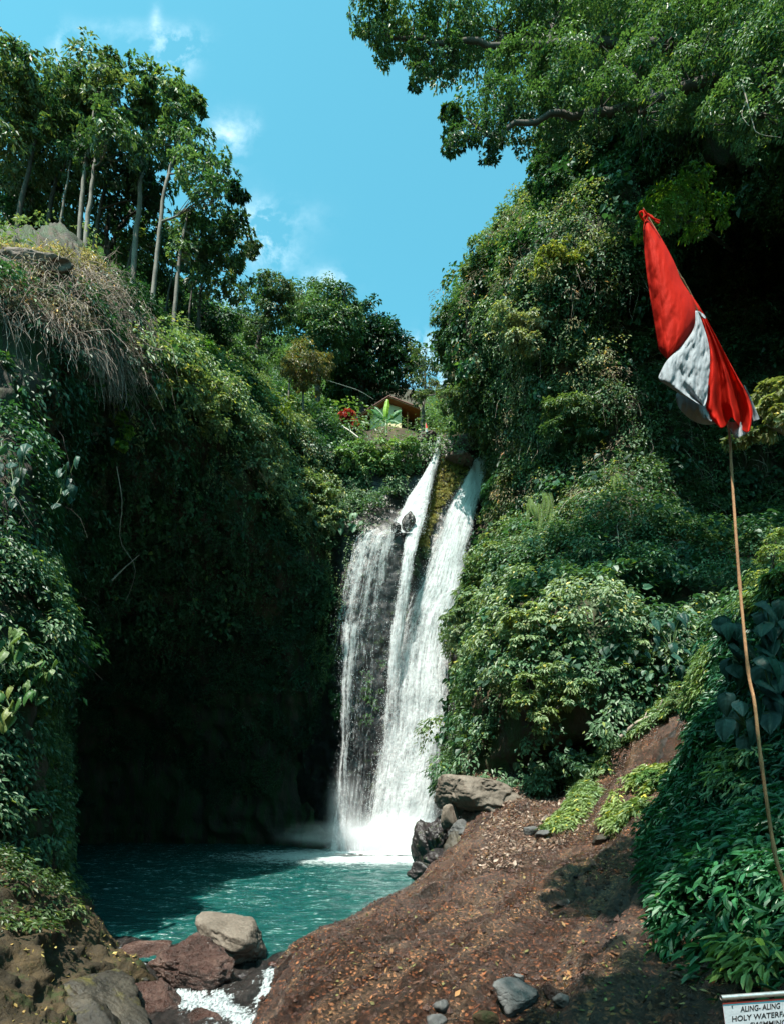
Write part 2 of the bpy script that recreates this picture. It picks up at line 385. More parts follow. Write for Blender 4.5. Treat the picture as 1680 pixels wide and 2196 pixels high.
def fall_material(name, thr=.45, soft=.2, su=4.5, sv=.38, edge=.18):
    """falling water: torn white threads; u runs across the fall, v down it in metres"""
    m, N, out, o, nt = mat(name)
    uv = N('ShaderNodeUVMap').outputs[0]
    s = N('ShaderNodeSeparateXYZ', {0: uv})
    att = N('ShaderNodeAttribute', attribute_name='Col')
    mp = N('ShaderNodeMapping', {'Vector': uv, 'Scale': (su, sv, 1)})
    n1 = N('ShaderNodeTexNoise', {'Vector': mp.outputs[0], 'Scale': 1.0, 'Detail': 7.0, 'Roughness': .65, 'Distortion': .35})
    mp2 = N('ShaderNodeMapping', {'Vector': uv, 'Scale': (su * 3.2, sv * 5, 1)})
    n2 = N('ShaderNodeTexNoise', {'Vector': mp2.outputs[0], 'Scale': 1.0, 'Detail': 6.0, 'Roughness': .75})
    mp3 = N('ShaderNodeMapping', {'Vector': uv, 'Scale': (4.0, 2.4, 1)})
    n3 = N('ShaderNodeTexNoise', {'Vector': mp3.outputs[0], 'Scale': 1.0, 'Detail': 5.0, 'Roughness': .8})
    q = N('ShaderNodeMath', {0: n2.outputs[0], 1: .6}, operation='MULTIPLY').outputs[0]
    q = N('ShaderNodeMath', {0: q, 1: n1.outputs[0]}, operation='ADD').outputs[0]
    q3 = N('ShaderNodeMath', {0: n3.outputs[0], 1: .75}, operation='MULTIPLY').outputs[0]
    q = N('ShaderNodeMath', {0: q, 1: q3}, operation='ADD').outputs[0]
    tx = q
    q = N('ShaderNodeMath', {0: q, 1: att.outputs['Fac']}, operation='ADD').outputs[0]
    al = N('ShaderNodeMapRange', {'Value': q, 'From Min': 1.57, 'From Max': 1.57 + soft, 'To Min': 0.0, 'To Max': 1.0}).outputs[0]
    bp = N('ShaderNodeBump', {'Height': tx, 'Strength': .8, 'Distance': .3})
    c = ramp(N, tx, [(.93, (.30, .35, .38)), (1.22, (.78, .81, .83))])  # greyer low tones put shading into the water colour
    b = N('ShaderNodeBsdfPrincipled', {'Base Color': c, 'Roughness': .5, 'Normal': bp.outputs[0]})
    t = N('ShaderNodeBsdfTranslucent', {'Color': (.60, .64, .66, 1), 'Normal': bp.outputs[0]})
    x = N('ShaderNodeMixShader', {0: .3, 1: b.outputs[0], 2: t.outputs[0]})
    tr = N('ShaderNodeBsdfTransparent')
    x = N('ShaderNodeMixShader', {0: al, 1: tr.outputs[0], 2: x.outputs[0]})
    out(x.outputs[0]); return m
M_FALL = fall_material('falling_water', soft=.42)
M_DROP = plain('water_drops', (.85, .9, .92), .3, noise=.02, bump=0)

# ------------------------------------------------------------------ leaves
UPV = np.array([0, 0, 1.0])
def leaf_arrays(pos, tip, nrm, L, W, fold=.18, droop=.12, detail=1):
    n = len(pos); L = np.broadcast_to(L, (n,))[:, None]; W = np.broadcast_to(W, (n,))[:, None]
    nrm = unit(nrm); tip = unit(tip - nrm * (tip * nrm).sum(-1, keepdims=True)); sd = np.cross(tip, nrm)
    if detail == 1:
        v = np.stack([pos, pos + tip * L * .42 + sd * W * .5 + nrm * W * fold, pos + tip * L - nrm * L * droop, pos + tip * L * .42 - sd * W * .5 + nrm * W * fold], 1)
        f = np.arange(n * 4).reshape(n, 4); return v.reshape(-1, 3), f, 4
    v = np.stack([pos, pos + tip * L * .28 + sd * W * .5 + nrm * W * fold, pos + tip * L * .68 + sd * W * .36 + nrm * (W * fold * .8 - L * droop * .4),
                  pos + tip * L - nrm * L * droop * 1.3,
                  pos + tip * L * .68 - sd * W * .36 + nrm * (W * fold * .8 - L * droop * .4), pos + tip * L * .28 - sd * W * .5 + nrm * W * fold], 1)
    b = (np.arange(n) * 6)[:, None]
    f = np.concatenate([b + np.array([[0, 1, 2, 3]]), b + np.array([[0, 3, 4, 5]])], 0); return v.reshape(-1, 3), f, 6
class Leaves:
    """collects leaves of one plant or one patch and builds ONE mesh"""
    def __init__(s, seed=1): s.v, s.f, s.c, s.n = [], [], [], 0; s.rng = np.random.default_rng(seed)
    def add(s, pos, tip, nrm, L, W, col, **k):
        if len(pos) == 0: return
        v, f, m = leaf_arrays(pos, tip, nrm, L, W, **k)
        s.v.append(v); s.f.append(f + s.n); s.n += len(v); s.c.append(np.repeat(col, m, axis=0))
    def clumps(s, C, Nr, R, k, L, A, B, W=None, droop=.4, up=.7, jit=.42, face=.75, flat=.75, detail=1, vary=.3, yellow=.04, sc=5.0, shell=.45):
        """k leaves around each centre C, on the side its normal Nr looks to"""
        rng = s.rng; n = len(C)
        if n == 0: return
        R = np.broadcast_to(R, (n,)); W = W or L * .48
        C2 = np.repeat(C, k, 0); N2 = np.repeat(Nr, k, 0); R2 = np.repeat(R, k)[:, None]
        d = unit(unit(rng.normal(size=(n * k, 3))) + N2 * .75)
        pos = C2 + d * R2 * (shell + (1 - shell) * rng.random((n * k, 1)) ** .6) * np.array([1, 1, flat])
        nr = unit(N2 * face + d * .3 + UPV * up * .75 + rng.normal(size=(n * k, 3)) * jit)
        tip = unit(d * np.array([1, 1, .3])) + rng.normal(size=(n * k, 3)) * .45 - UPV * droop
        t = (.5 + .45 * fbm(C, sc, 3, 5) + rng.normal(size=n) * .16).clip(0, 1)
        base = np.asarray(A) * (1 - t[:, None]) + np.asarray(B) * t[:, None]
        c = np.repeat(base, k, 0) * (1 + vary * (rng.random((n * k, 1)) * 2 - 1))
        yl = rng.random(n * k) < yellow; c[yl] = c[yl] * np.array([2.6, 1.7, .9])
        ls = L * (.65 + .7 * rng.random(n * k))
        s.add(pos, tip, nr, ls, ls * (W / L), c, detail=detail)
    def blob(s, c, r, n_sub, k, L, A, B, **kw):
        """an uneven crown lobe: leaf pads spread over an ellipsoid"""
        rng = s.rng; r = np.asarray(r, float) * np.ones(3)
        d = unit(rng.normal(size=(n_sub, 3)) + np.array([0, 0, .15]))
        rad = (.55 + .5 * rng.random((n_sub, 1))) * (1 + .28 * fbm(d + np.asarray(c), .8, 2, 3)[:, None])
        C = np.asarray(c) + d * r * rad
        N_ = unit(d + UPV * .5)
        kw.setdefault('flat', .5)
        s.clumps(C, N_, r.mean() * (.24 + .22 * rng.random(n_sub)), k, L, A, B, **kw)
    def build(s, name, m, parent=None, smooth=False):
        v, f, c = np.concatenate(s.v), np.concatenate(s.f), np.concatenate(s.c)
        return mesh_np(name, v, f, m, smooth, c.clip(0.002, .9), parent)

def tube_arrays(pts, rad, sides=6):
    pts = np.asarray(pts, float); n = len(pts); rad = np.broadcast_to(rad, (n,))
    t = unit(np.gradient(pts, axis=0)); ref = np.array([.31, .17, .93]); ref2 = np.array([1, 0, 0.0])
    a = np.cross(t, ref); bad = np.linalg.norm(a, axis=1) < .15; a[bad] = np.cross(t[bad], ref2); a = unit(a); b = np.cross(t, a)
    th = np.linspace(0, 2 * math.pi, sides, endpoint=False)
    v = pts[:, None] + rad[:, None, None] * (np.cos(th)[None, :, None] * a[:, None] + np.sin(th)[None, :, None] * b[:, None])
    idx = np.arange(n * sides).reshape(n, sides); nx = np.roll(idx, -1, 1)
    f = np.stack([idx[:-1], nx[:-1], nx[1:], idx[1:]], -1).reshape(-1, 4)
    return v.reshape(-1, 3), f
class Tubes:
    def __init__(s): s.v, s.f, s.n = [], [], 0
    def add(s, pts, rad, sides=6):
        v, f = tube_arrays(pts, rad, sides); s.v.append(v); s.f.append(f + s.n); s.n += len(v)
    def path(s, ctrl, r0, r1, n=12, sides=7, wob=0, seed=0):
        p = catmull(np.asarray([tuple(c) for c in ctrl], float), n, 0)
        if wob: p = p + np.stack([fbm(p + 9 * k, .8, 2, seed + k) for k in range(3)], -1) * wob * np.linspace(0, 1, n)[:, None]
        s.add(p, np.linspace(r0, r1, n), sides); return p
    def build(s, name, m, parent=None): return mesh_np(name, np.concatenate(s.v), np.concatenate(s.f), m, True, None, parent)


# ------------------------------------------------------------------ terrain
rng0 = np.random.default_rng(7)
# ground sheet: river bed floor, reaching the horizon
gs = 1500.0
g = mesh_np('ground', [(-gs, -gs, -3.0), (gs, -gs, -3.0), (gs, gs, -3.0), (-gs, gs, -3.0)], [[0, 1, 2, 3]], M_MOUND); tag(g, kind='structure')

# the gorge's left side: near wall, dry rim, long undercut face and the shadowed hollow behind the pool
lx = [-700, -350, -120, 0, 75, 120, 150, 185, 240, 320, 420, 520, 610, 700, 780]
L_rows = [  # (py, depth) for each column
 [(500, 60), (515, 58), (540, 50), (552, 47), (552, 47), (555, 47), (560, 47), (600, 48), (670, 50), (755, 56), (800, 66), (850, 80), (870, 90), (910, 95), (935, 95)],
 [(380, 26), (420, 27), (500, 28), (530, 29), (532, 29), (535, 29), (545, 30), (580, 31), (650, 33), (740, 38), (800, 44), (855, 49), (915, 54), (960, 58), (1000, 60)],
 [(520, 20), (560, 21), (640, 24), (650, 25), (655, 25), (660, 26), (665, 26), (680, 27), (735, 29.5), (805, 34.5), (840, 40.5), (900, 47), (980, 52.5), (1020, 57), (1060, 59)],
 [(720, 18), (740, 19), (760, 21.5), (770, 22), (780, 23), (790, 24), (800, 25), (810, 28), (830, 30), (880, 33.5), (920, 38.5), (980, 44), (1060, 49.5), (1090, 54.5), (1120, 56)],
 [(900, 17), (920, 18), (930, 20), (940, 21), (950, 22), (960, 24), (970, 27), (980, 32), (1000, 34), (1030, 37.5), (1060, 41), (1100, 44.5), (1160, 49), (1180, 53), (1200, 55)],
 [(1150, 14), (1150, 15), (1150, 17), (1150, 18.5), (1150, 20), (1150, 22.5), (1150, 27), (1160, 34), (1170, 39), (1190, 44), (1220, 48), (1250, 51), (1290, 53), (1300, 54), (1320, 54)],
 [(1400, 13), (1400, 14), (1400, 15), (1400, 16.5), (1400, 18.2), (1400, 22), (1400, 33), (1400, 44), (1400, 50), (1410, 54), (1420, 56), (1430, 57), (1430, 57), (1440, 56), (1440, 55)],
 [(1650, 12.5), (1650, 13.5), (1650, 14.5), (1650, 16), (1650, 18), (1640, 25), (1620, 42), (1610, 54), (1610, 60), (1610, 62), (1620, 62), (1630, 61), (1640, 60), (1650, 58), (1650, 55)],
 [(1850, 12), (1850, 13), (1850, 14), (1850, 15.5), (1850, 17.5), (1840, 26), (1812, 44), (1800, 56), (1798, 62), (1797, 63), (1797, 63), (1799, 61), (1803, 59), (1810, 56), (1815, 53)],
 [(2200, 12), (2200, 13), (2190, 14), (2140, 15.5), (2080, 18), (1990, 26), (1900, 44), (1870, 56), (1860, 62), (1860, 63), (1860, 63), (1860, 61), (1860, 59), (1870, 56), (1880, 53)]]
lsh = np.zeros((10, 15)); lsh[4:, 3:10] = [0, -35, -62, -72, -72, -55, -25]; lsh[3, 3:10] = [0, -15, -25, -30, -30, -20, 0]
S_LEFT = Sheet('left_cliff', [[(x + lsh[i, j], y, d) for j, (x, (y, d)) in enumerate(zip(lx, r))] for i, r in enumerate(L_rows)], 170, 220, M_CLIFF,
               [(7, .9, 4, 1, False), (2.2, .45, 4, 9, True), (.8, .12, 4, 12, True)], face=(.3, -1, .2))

# land behind the falls where the house and the far trees stand
S_HILL = Sheet('hill', [[(x, y, d) for x, y in zip((150, 400, 560, 700, 850, 1000, 1300, 1800), ys)] for d, ys in
    [(130, (480, 640, 720, 780, 830, 850, 800, 700)), (95, (540, 690, 770, 850, 885, 900, 850, 760)), (78, (600, 740, 820, 890, 905, 915, 900, 850)), (66, (640, 790, 870, 920, 948, 932, 930, 930)), (59, (700, 870, 930, 950, 962, 945, 945, 950)), (57, (900, 1020, 1050, 1040, 1020, 1010, 1010, 1010))]],
    70, 90, M_MOUND, [(6, .6, 3, 11, False)], face=(0, -1, 1))

# the wall the water falls over
fx = [560, 620, 680, 740, 800, 860, 910, 950, 1000, 1045, 1100, 1180]
F_rows = [
 [(950, 60), (940, 60), (945, 60), (958, 60), (960, 60), (955, 60), (942, 59.5), (948, 59), (958, 59), (975, 60), (980, 61), (980, 62)],
 [(990, 57), (990, 57), (990, 57), (985, 57), (985, 57), (990, 57.5), (985, 57.6), (985, 57.4), (1000, 58), (1015, 59), (1020, 60), (1020, 60)],
 [(1080, 54), (1080, 54.5), (1080, 55), (1075, 55.5), (1080, 56), (1085, 56.4), (1080, 56.6), (1070, 56.2), (1080, 57), (1090, 58), (1100, 59), (1100, 59)],
 [(1150, 53), (1150, 53.5), (1150, 53.5), (1145, 53), (1140, 52.6), (1145, 53), (1150, 55), (1150, 55), (1160, 56), (1160, 57), (1160, 57), (1160, 57)],
 [(1260, 66), (1260, 62), (1260, 57), (1260, 52.3), (1260, 52.2), (1260, 52.7), (1260, 54), (1260, 54), (1260, 55), (1260, 56), (1260, 56), (1260, 56)],
 [(1420, 66), (1420, 62), (1420, 57), (1420, 52.2), (1420, 52.2), (1420, 52.6), (1420, 53.2), (1420, 53.5), (1420, 54), (1420, 55), (1420, 55), (1420, 55)],
 [(1580, 66), (1580, 62), (1580, 57), (1580, 52.8), (1580, 52.6), (1580, 52.6), (1580, 52.8), (1580, 53), (1580, 53), (1580, 54), (1580, 54), (1580, 54)],
 [(1720, 66), (1720, 62), (1720, 57), (1720, 53.5), (1720, 53), (1720, 52.5), (1720, 52.4), (1720, 52), (1720, 52), (1720, 53), (1720, 53), (1720, 53)],
 [(1880, 66), (1880, 62), (1880, 57), (1880, 53.5), (1880, 53), (1880, 52.5), (1880, 52.4), (1880, 52), (1880, 52), (1880, 53), (1880, 53), (1880, 53)]]
S_FALL = Sheet('fall_cliff', [[(x, y, d) for x, (y, d) in zip(fx, r)] for r in F_rows], 240, 160, M_WETROCK,
               [(4, .25, 3, 21, False), (1.3, .13, 4, 22, True), (.4, .06, 3, 25, True)])

# the gorge's right side, hung with creepers; each row runs from the spur's edge to beyond the frame
def rrow(y, x0, d0, ds, wrap=14):
    xs = np.linspace(x0, 2500, len(ds) + 1)
    return [(x0 + 25, y - 8, d0 + wrap), (x0, y, d0)] + [(x, y, d) for x, d in zip(xs[1:], ds)]
R_rows = [
 rrow(-700, 1200, 46, (35, 30, 27, 25, 24, 23, 22)),
 rrow(-100, 1195, 46, (35, 30, 27, 25, 24, 23, 22)),
 rrow(120, 1200, 47, (38, 32, 29, 27, 25, 23, 21)),
 rrow(280, 1212, 48, (43, 36, 31, 28, 26, 23, 20)),
 rrow(430, 1195, 49, (44, 46, 45, 41, 35, 28, 24)),
 rrow(570, 1085, 50, (43, 48, 49, 45, 38, 30, 25)),
 rrow(700, 985, 52, (44, 48, 49, 45, 38, 30, 25)),
 rrow(850, 1035, 55, (45, 48, 48, 44, 36, 28, 23)),
 rrow(1000, 1105, 56, (45, 47, 47, 42, 33, 26, 20)),
 rrow(1130, 1095, 53, (43, 45, 44, 36, 28, 21, 17)),
 rrow(1230, 1070, 47, (36, 38, 36, 27, 20, 16, 13)),
 rrow(1330, 1045, 41, (31, 33, 30, 21, 16, 13, 12)),
 rrow(1450, 1040, 38, (29, 30, 25, 18, 14, 12, 11), 16),
 rrow(1560, 1030, 36, (30, 29, 23, 17, 13, 11, 10), 16),
 rrow(1640, 1010, 35, (33, 30, 23, 16, 12, 10, 9), 16),
 rrow(1730, 1000, 36, (33, 30, 23, 15, 11, 9, 8), 16)]
S_RIGHT = Sheet('right_cliff', R_rows, 200, 160, M_CLIFF, [(8, 1.3, 3, 31, False), (2.6, .5, 4, 35, True)], face=(-.5, -1, .2))

# brown slope of wet rock and leaf litter running down to the pool
E_rows = [
 [(985, 1700, 37), (990, 1668, 36.5), (1045, 1655, 36), (1110, 1655, 35.5), (1190, 1690, 35), (1255, 1650, 32), (1390, 1545, 29), (1490, 1500, 27), (1700, 1430, 24), (2000, 1380, 20)],
 [(985, 1850, 33.5), (998, 1705, 34), (1030, 1672, 33.5), (1090, 1680, 33), (1180, 1712, 32), (1262, 1672, 30), (1392, 1575, 27), (1500, 1530, 25), (1700, 1460, 22), (2000, 1410, 18)],
 [(985, 1900, 30), (1000, 1760, 31), (1035, 1722, 31), (1090, 1722, 30), (1185, 1742, 29), (1275, 1700, 27), (1400, 1615, 24.5), (1520, 1560, 22), (1720, 1490, 19), (2020, 1440, 15)],
 [(930, 1935, 26.5), (985, 1855, 26.8), (1025, 1800, 27), (1100, 1778, 26), (1195, 1775, 25), (1290, 1735, 23), (1420, 1665, 21), (1545, 1605, 19), (1750, 1530, 16), (2040, 1480, 12.5)],
 [(870, 1990, 22.5), (895, 1925, 22.5), (960, 1880, 22.5), (1070, 1840, 22), (1190, 1815, 21), (1300, 1785, 19.5), (1435, 1725, 18), (1560, 1665, 16), (1780, 1590, 13), (2060, 1530, 10.5)],
 [(690, 2070, 17.8), (740, 1988, 17.7), (870, 1935, 17.5), (1010, 1895, 17), (1150, 1868, 16.5), (1290, 1840, 15.5), (1440, 1790, 14.3), (1580, 1735, 13), (1810, 1660, 11), (2080, 1590, 9)],
 [(600, 2130, 14), (640, 2055, 14), (760, 2005, 13.9), (920, 1968, 13.6), (1090, 1938, 13.2), (1260, 1910, 12.6), (1430, 1870, 11.6), (1590, 1820, 10.6), (1840, 1750, 9), (2110, 1680, 7.6)],
 [(585, 2200, 11.5), (632, 2128, 11.4), (725, 2078, 11.2), (880, 2050, 11), (1060, 2022, 10.7), (1230, 1998, 10.2), (1420, 1965, 9.4), (1600, 1925, 8.6), (1880, 1860, 7.4), (2150, 1800, 6.4)],
 [(600, 2280, 9.3), (655, 2205, 9.2), (745, 2155, 9.0), (890, 2128, 8.8), (1060, 2108, 8.6), (1230, 2088, 8.2), (1420, 2060, 7.7), (1620, 2030, 7), (1900, 1980, 6), (2200, 1930, 5.4)],
 [(480, 2450, 7), (600, 2330, 6.9), (740, 2280, 6.8), (900, 2250, 6.7), (1060, 2230, 6.6), (1240, 2212, 6.4), (1440, 2190, 6.1), (1640, 2160, 5.6), (1950, 2120, 4.9), (2300, 2080, 4.4)],
 [(200, 3100, 4), (420, 2950, 4), (620, 2850, 4), (840, 2780, 4), (1050, 2740, 4), (1280, 2700, 4), (1520, 2650, 3.9), (1800, 2600, 3.7), (2200, 2500, 3.4), (2700, 2450, 3)]]
S_SLOPE = Sheet('rock_slope', E_rows, 260, 260, M_SLOPE, [(5, .22, 3, 41, False), (1.5, .26, 4, 42, True, (.52, .81, .27)), (.5, .08, 4, 44, True, (.52, .81, .27)), (.3, .035, 3, 43, True)], face=(-.3, -.3, 1))

# steep plant-covered bank at the right
K_rows = [
 [(1510, 1400, 22), (1570, 1340, 17), (1655, 1270, 14.5), (1765, 1200, 12.5), (2000, 1080, 10.5), (2400, 900, 9)],
 [(1500, 1530, 19), (1560, 1480, 15.5), (1650, 1420, 13.5), (1780, 1350, 11.5), (2030, 1250, 9.5), (2400, 1150, 8)],
 [(1470, 1680, 15.5), (1535, 1610, 13.5), (1630, 1560, 12), (1780, 1500, 10.3), (2050, 1420, 8.4), (2450, 1350, 7)],
 [(1395, 1800, 13.4), (1480, 1750, 12.2), (1600, 1700, 10.7), (1760, 1650, 9.2), (2070, 1600, 7.4), (2500, 1550, 6)],
 [(1420, 1920, 10.2), (1495, 1870, 9.6), (1605, 1840, 8.7), (1770, 1800, 7.6), (2090, 1750, 6.4), (2500, 1700, 5.3)],
 [(1465, 2050, 7.6), (1530, 2000, 7.3), (1620, 1970, 6.8), (1780, 1930, 6.1), (2110, 1900, 5.4), (2500, 1850, 4.7)],
 [(1530, 2150, 6.3), (1590, 2110, 6.2), (1670, 2090, 5.9), (1800, 2060, 5.5), (2130, 2030, 4.9), (2500, 2000, 4.3)],
 [(1600, 2260, 5.3), (1650, 2230, 5.3), (1730, 2210, 5.1), (1840, 2190, 4.9), (2160, 2150, 4.4), (2500, 2130, 4.0)]]
S_BANK = Sheet('bank', K_rows, 90, 90, M_CLIFF, [(2.0, .25, 3, 51, False)], face=(-.6, -.6, 1))

# earthy mound at the left foot
O_rows = [
 [(-500, 1500, 15), (-200, 1600, 15.5), (-60, 1700, 16.5), (40, 1790, 18), (85, 1800, 19.5), (95, 1830, 24), (100, 1880, 27)],
 [(-500, 1650, 13.5), (-200, 1700, 14), (-60, 1760, 15), (50, 1830, 16.5), (110, 1880, 18.5), (135, 1910, 22), (150, 1960, 24)],
 [(-500, 1800, 12), (-200, 1820, 12.5), (-40, 1850, 13.5), (80, 1890, 15), (160, 1945, 17), (210, 1985, 19), (215, 2030, 20)],
 [(-500, 1950, 10.5), (-200, 1940, 11), (0, 1940, 12), (120, 1960, 13.5), (210, 2015, 15), (275, 2065, 16), (285, 2110, 16)],
 [(-500, 2100, 9), (-200, 2060, 9.5), (0, 2040, 10.5), (110, 2050, 11.8), (190, 2075, 12.8), (285, 2120, 13.5), (290, 2180, 13)],
 [(-600, 2250, 7.5), (-250, 2180, 8), (-20, 2150, 9), (80, 2150, 10), (160, 2160, 10.8), (210, 2200, 11), (215, 2260, 11)],
 [(-700, 2500, 6), (-300, 2400, 6.4), (-60, 2320, 7), (60, 2300, 7.6), (140, 2310, 8), (190, 2360, 8), (200, 2460, 8)]]
S_MOUND = Sheet('earth_mound', O_rows, 150, 130, M_MOUND, [(3, .3, 3, 61, False), (.9, .2, 4, 62, True), (.3, .05, 3, 63, True)], face=(.3, -.4, 1))

ALL.extend([S_LEFT, S_HILL, S_FALL, S_RIGHT, S_SLOPE, S_BANK, S_MOUND])
# unseen gorge sides behind the viewer, added to keep the hollow dark
for nm, sx in (('unseen_gorge_side', -1), ('unseen_gorge_side', 1)):
    xs = [[sx * (14 + 3 * k + (4 if k > 3 else 0)) for k in range(7)]] * 5
    rows = [[(sx * (13.5 + j * 1.0 + (j * 1.5 if sx > 0 else 0) + (1.2 if i % 2 else 0)), 15 - i * 14, -2 + j * 5.5) for i in range(7)] for j in range(6)]
    if sx > 0: rows = [[(x + 3, y - 14, z) for x, y, z in r] for r in rows]
    Sheet(nm, rows, 50, 60, M_CLIFF, [(6, 1.2, 4, 71, False)], raw=True, face=(-sx, 0, .3))
rows = [[(x, -62 - j * 4, -2 + j * 6) for x in (-60, -35, -15, 0, 15, 35, 60)] for j in range(6)]
Sheet('unseen_gorge_side', rows, 40, 50, M_CLIFF, [(6, 1.5, 4, 75, False)], raw=True, face=(0, 1, .3))  # unseen closing wall, added to cut light from behind

# pool surface with real waves
def water_grid(name, x0, x1, y0, y1, nx, ny, z, m, amp, colf=None):
    # rows closer together near the viewer
    ys = y0 * (y1 / y0) ** np.linspace(0, 1, ny); xs = np.linspace(x0, x1, nx)
    X, Y = np.meshgrid(xs, ys); q = np.stack([X.ravel() * .8, Y.ravel() * 1.6, X.ravel() * 0], 1)
    Z = z + amp * fbm(q, 1.4, 4, 81, True) - amp * .6
    o = mesh_np(name, np.stack([X.ravel(), Y.ravel(), Z], 1), grid_faces(ny, nx), m, True, None if colf is None else colf(X.ravel(), Y.ravel()))
    return o
pool = water_grid('pool_water', -42, 14, 15.2, 68, 420, 620, 0.02, M_POOL, .055); tag(pool, kind='structure')
# outflow stream between the boulders, dropping toward the viewer
sr = [[(235, 2010, 17.5), (330, 2025, 17), (450, 2040, 16.5), (560, 2050, 16), (640, 2050, 15.6)],
      [(200, 2075, 15), (300, 2090, 14.6), (430, 2105, 14), (540, 2100, 13.8), (630, 2095, 13.6)],
      [(180, 2140, 12.6), (290, 2150, 12.4), (400, 2155, 12), (510, 2145, 12), (600, 2140, 11.8)],
      [(150, 2215, 10.6), (280, 2210, 10.4), (390, 2205, 10.2), (500, 2195, 10.2), (600, 2190, 10.2)],
      [(100, 2330, 8.6), (250, 2310, 8.6), (380, 2290, 8.6), (500, 2280, 8.6), (620, 2270, 8.6)],
      [(0, 2600, 6.5), (200, 2560, 6.5), (360, 2540, 6.5), (500, 2520, 6.5), (650, 2500, 6.5)]]
G = catmull(catmull(Pn(sr), 160, 0), 140, 1).reshape(-1, 3)
G[:, 2] += .10 * fbm(G, .7, 4, 91, True)
sx_, sy_ = px_of(G)
foam = np.zeros(len(G))
for (a, b, r, w) in [((585, 2085), (560, 2150), 18, .42), ((470, 2140), (530, 2196), 22, .40), ((530, 2196), (560, 2260), 34, .38), ((395, 2140), (470, 2165), 24, .45), ((285, 2060), (300, 2110), 14, .4), ((262, 2040), (275, 2070), 12, .35), ((600, 2075), (622, 2100), 16, .35)]:
    a, b = np.array(a, float), np.array(b, float); q = np.stack([sx_, sy_], 1); t = (((q - a) @ (b - a)) / ((b - a) @ (b - a))).clip(0, 1)
    dd = np.linalg.norm(q - (a + t[:, None] * (b - a)), axis=1); foam = np.maximum(foam, w * np.exp(-(dd / r) ** 2))
st = mesh_np('stream_water', G, grid_faces(160, 140), M_STREAM, True, np.repeat(foam[:, None], 3, 1)); tag(st, kind='structure')

# ------------------------------------------------------------------ greenery that nobody could count
GD, GM, GL = (.012, .042, .024), (.032, .090, .045), (.12, .20, .10)    # deep, mid and light leaf greens; light ones also paint in sunlight
PALE = (.25, .30, .19); YEL = (.17, .19, .04); OLV = (.10, .095, .03); TEAL = (.016, .075, .045); DRYC = (.26, .20, .15)

def patch(name, sheet, n, mask, R, k, L, A, B, seed, m=None, lift=.15, big=0.0, holes=.25, hsc=1.6, kind='stuff', label=None, cat=None, **kw):
    rng = np.random.default_rng(seed); lv = Leaves(seed)
    p, nn = sheet.sample(n, rng, mask)
    off = lift + (big * np.maximum(fbm(p, 2.6, 3, seed + 3), -.25) if big else 0)
    p = p + nn * np.reshape(off, (-1, 1))
    rr = R * (.6 + .8 * rng.random(len(p)))
    if holes: kp = fbm(p, hsc, 3, seed + 17) > -holes; p, nn, rr = p[kp], nn[kp], rr[kp]
    lv.clumps(p, unit(nn + UPV * .35), rr, k, L, A, B, **kw)
    o = lv.build(name, m or M_LEAF); tag(o, kind=kind)
    if label: tag(o, label=label, cat=cat)
    return o
R_ = lambda x0, y0, x1, y1: [(x0, y0), (x1, y0), (x1, y1), (x0, y1)]

# right cliff: creepers over everything, thicker bushes low down, tinted paler to paint in sun
patch('creeper_foliage', S_RIGHT, 3.2, pmask(R_(900, -300, 2000, 1180)), .85, 34, .26, GM, GL, 101, big=1.3, sc=4, lift=.3, droop=.5)
patch('creeper_foliage', S_RIGHT, 1.8, pmask([(900, 440), (1160, 260), (1330, 400), (1300, 760), (1330, 1150), (900, 1180)], gap=5, thr=-.15), .8, 34, .24, (.10, .17, .075), (.25, .28, .15), 102, big=1.6, sc=3, lift=.6, droop=.5, yellow=.08)  # lighter tints put sunlight into the spur's leaf colour
patch('bush_foliage', S_RIGHT, 3.4, pmask(R_(930, 1120, 1720, 1690)), .75, 40, .27, GM, GL, 103, big=1.8, sc=3.5, lift=.45, droop=.7, yellow=.03)
patch('bush_foliage', S_RIGHT, 2.2, pmask([(930, 1180), (1160, 1150), (1290, 1300), (1500, 1340), (1480, 1470), (1300, 1600), (960, 1600)], gap=3, thr=-.1), .7, 40, .28, GL, PALE, 104, big=2.2, lift=.8, droop=.8, detail=2)
# dead creeper stalks and brown hanging leaves on the spur
patch('dry_creepers', S_RIGHT, 0.9, pmask([(1080, 560), (1260, 560), (1330, 700), (1300, 860), (1130, 760)], gap=3, thr=.1), .7, 26, .2, DRYC, OLV, 105, m=M_DRY, big=1.0, lift=.8, droop=1.0)

# left cliff
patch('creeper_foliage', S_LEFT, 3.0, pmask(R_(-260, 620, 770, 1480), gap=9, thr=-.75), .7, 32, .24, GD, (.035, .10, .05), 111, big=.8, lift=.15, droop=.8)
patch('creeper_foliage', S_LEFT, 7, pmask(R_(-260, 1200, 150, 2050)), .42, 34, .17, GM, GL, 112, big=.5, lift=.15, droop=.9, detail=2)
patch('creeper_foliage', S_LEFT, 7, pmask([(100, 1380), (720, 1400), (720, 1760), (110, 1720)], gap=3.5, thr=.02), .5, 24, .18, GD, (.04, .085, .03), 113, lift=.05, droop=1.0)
patch('rim_shrubs', S_LEFT, 3.0, pmask([(280, 720), (420, 770), (520, 850), (640, 920), (700, 990), (720, 1100), (640, 1180), (560, 1080), (500, 960), (420, 930), (330, 900), (260, 800)]), .75, 36, .26, GL, PALE, 114, big=1.6, lift=.6, droop=.7, detail=2, yellow=.06)  # pale leaf colours paint sunlight along the ridge
patch('rim_shrubs', S_LEFT, 3.0, pmask([(250, 600), (330, 640), (560, 780), (700, 900), (620, 930), (480, 850), (330, 770), (260, 640)]), .5, 34, .24, GM, GL, 115, big=.3, lift=.1)
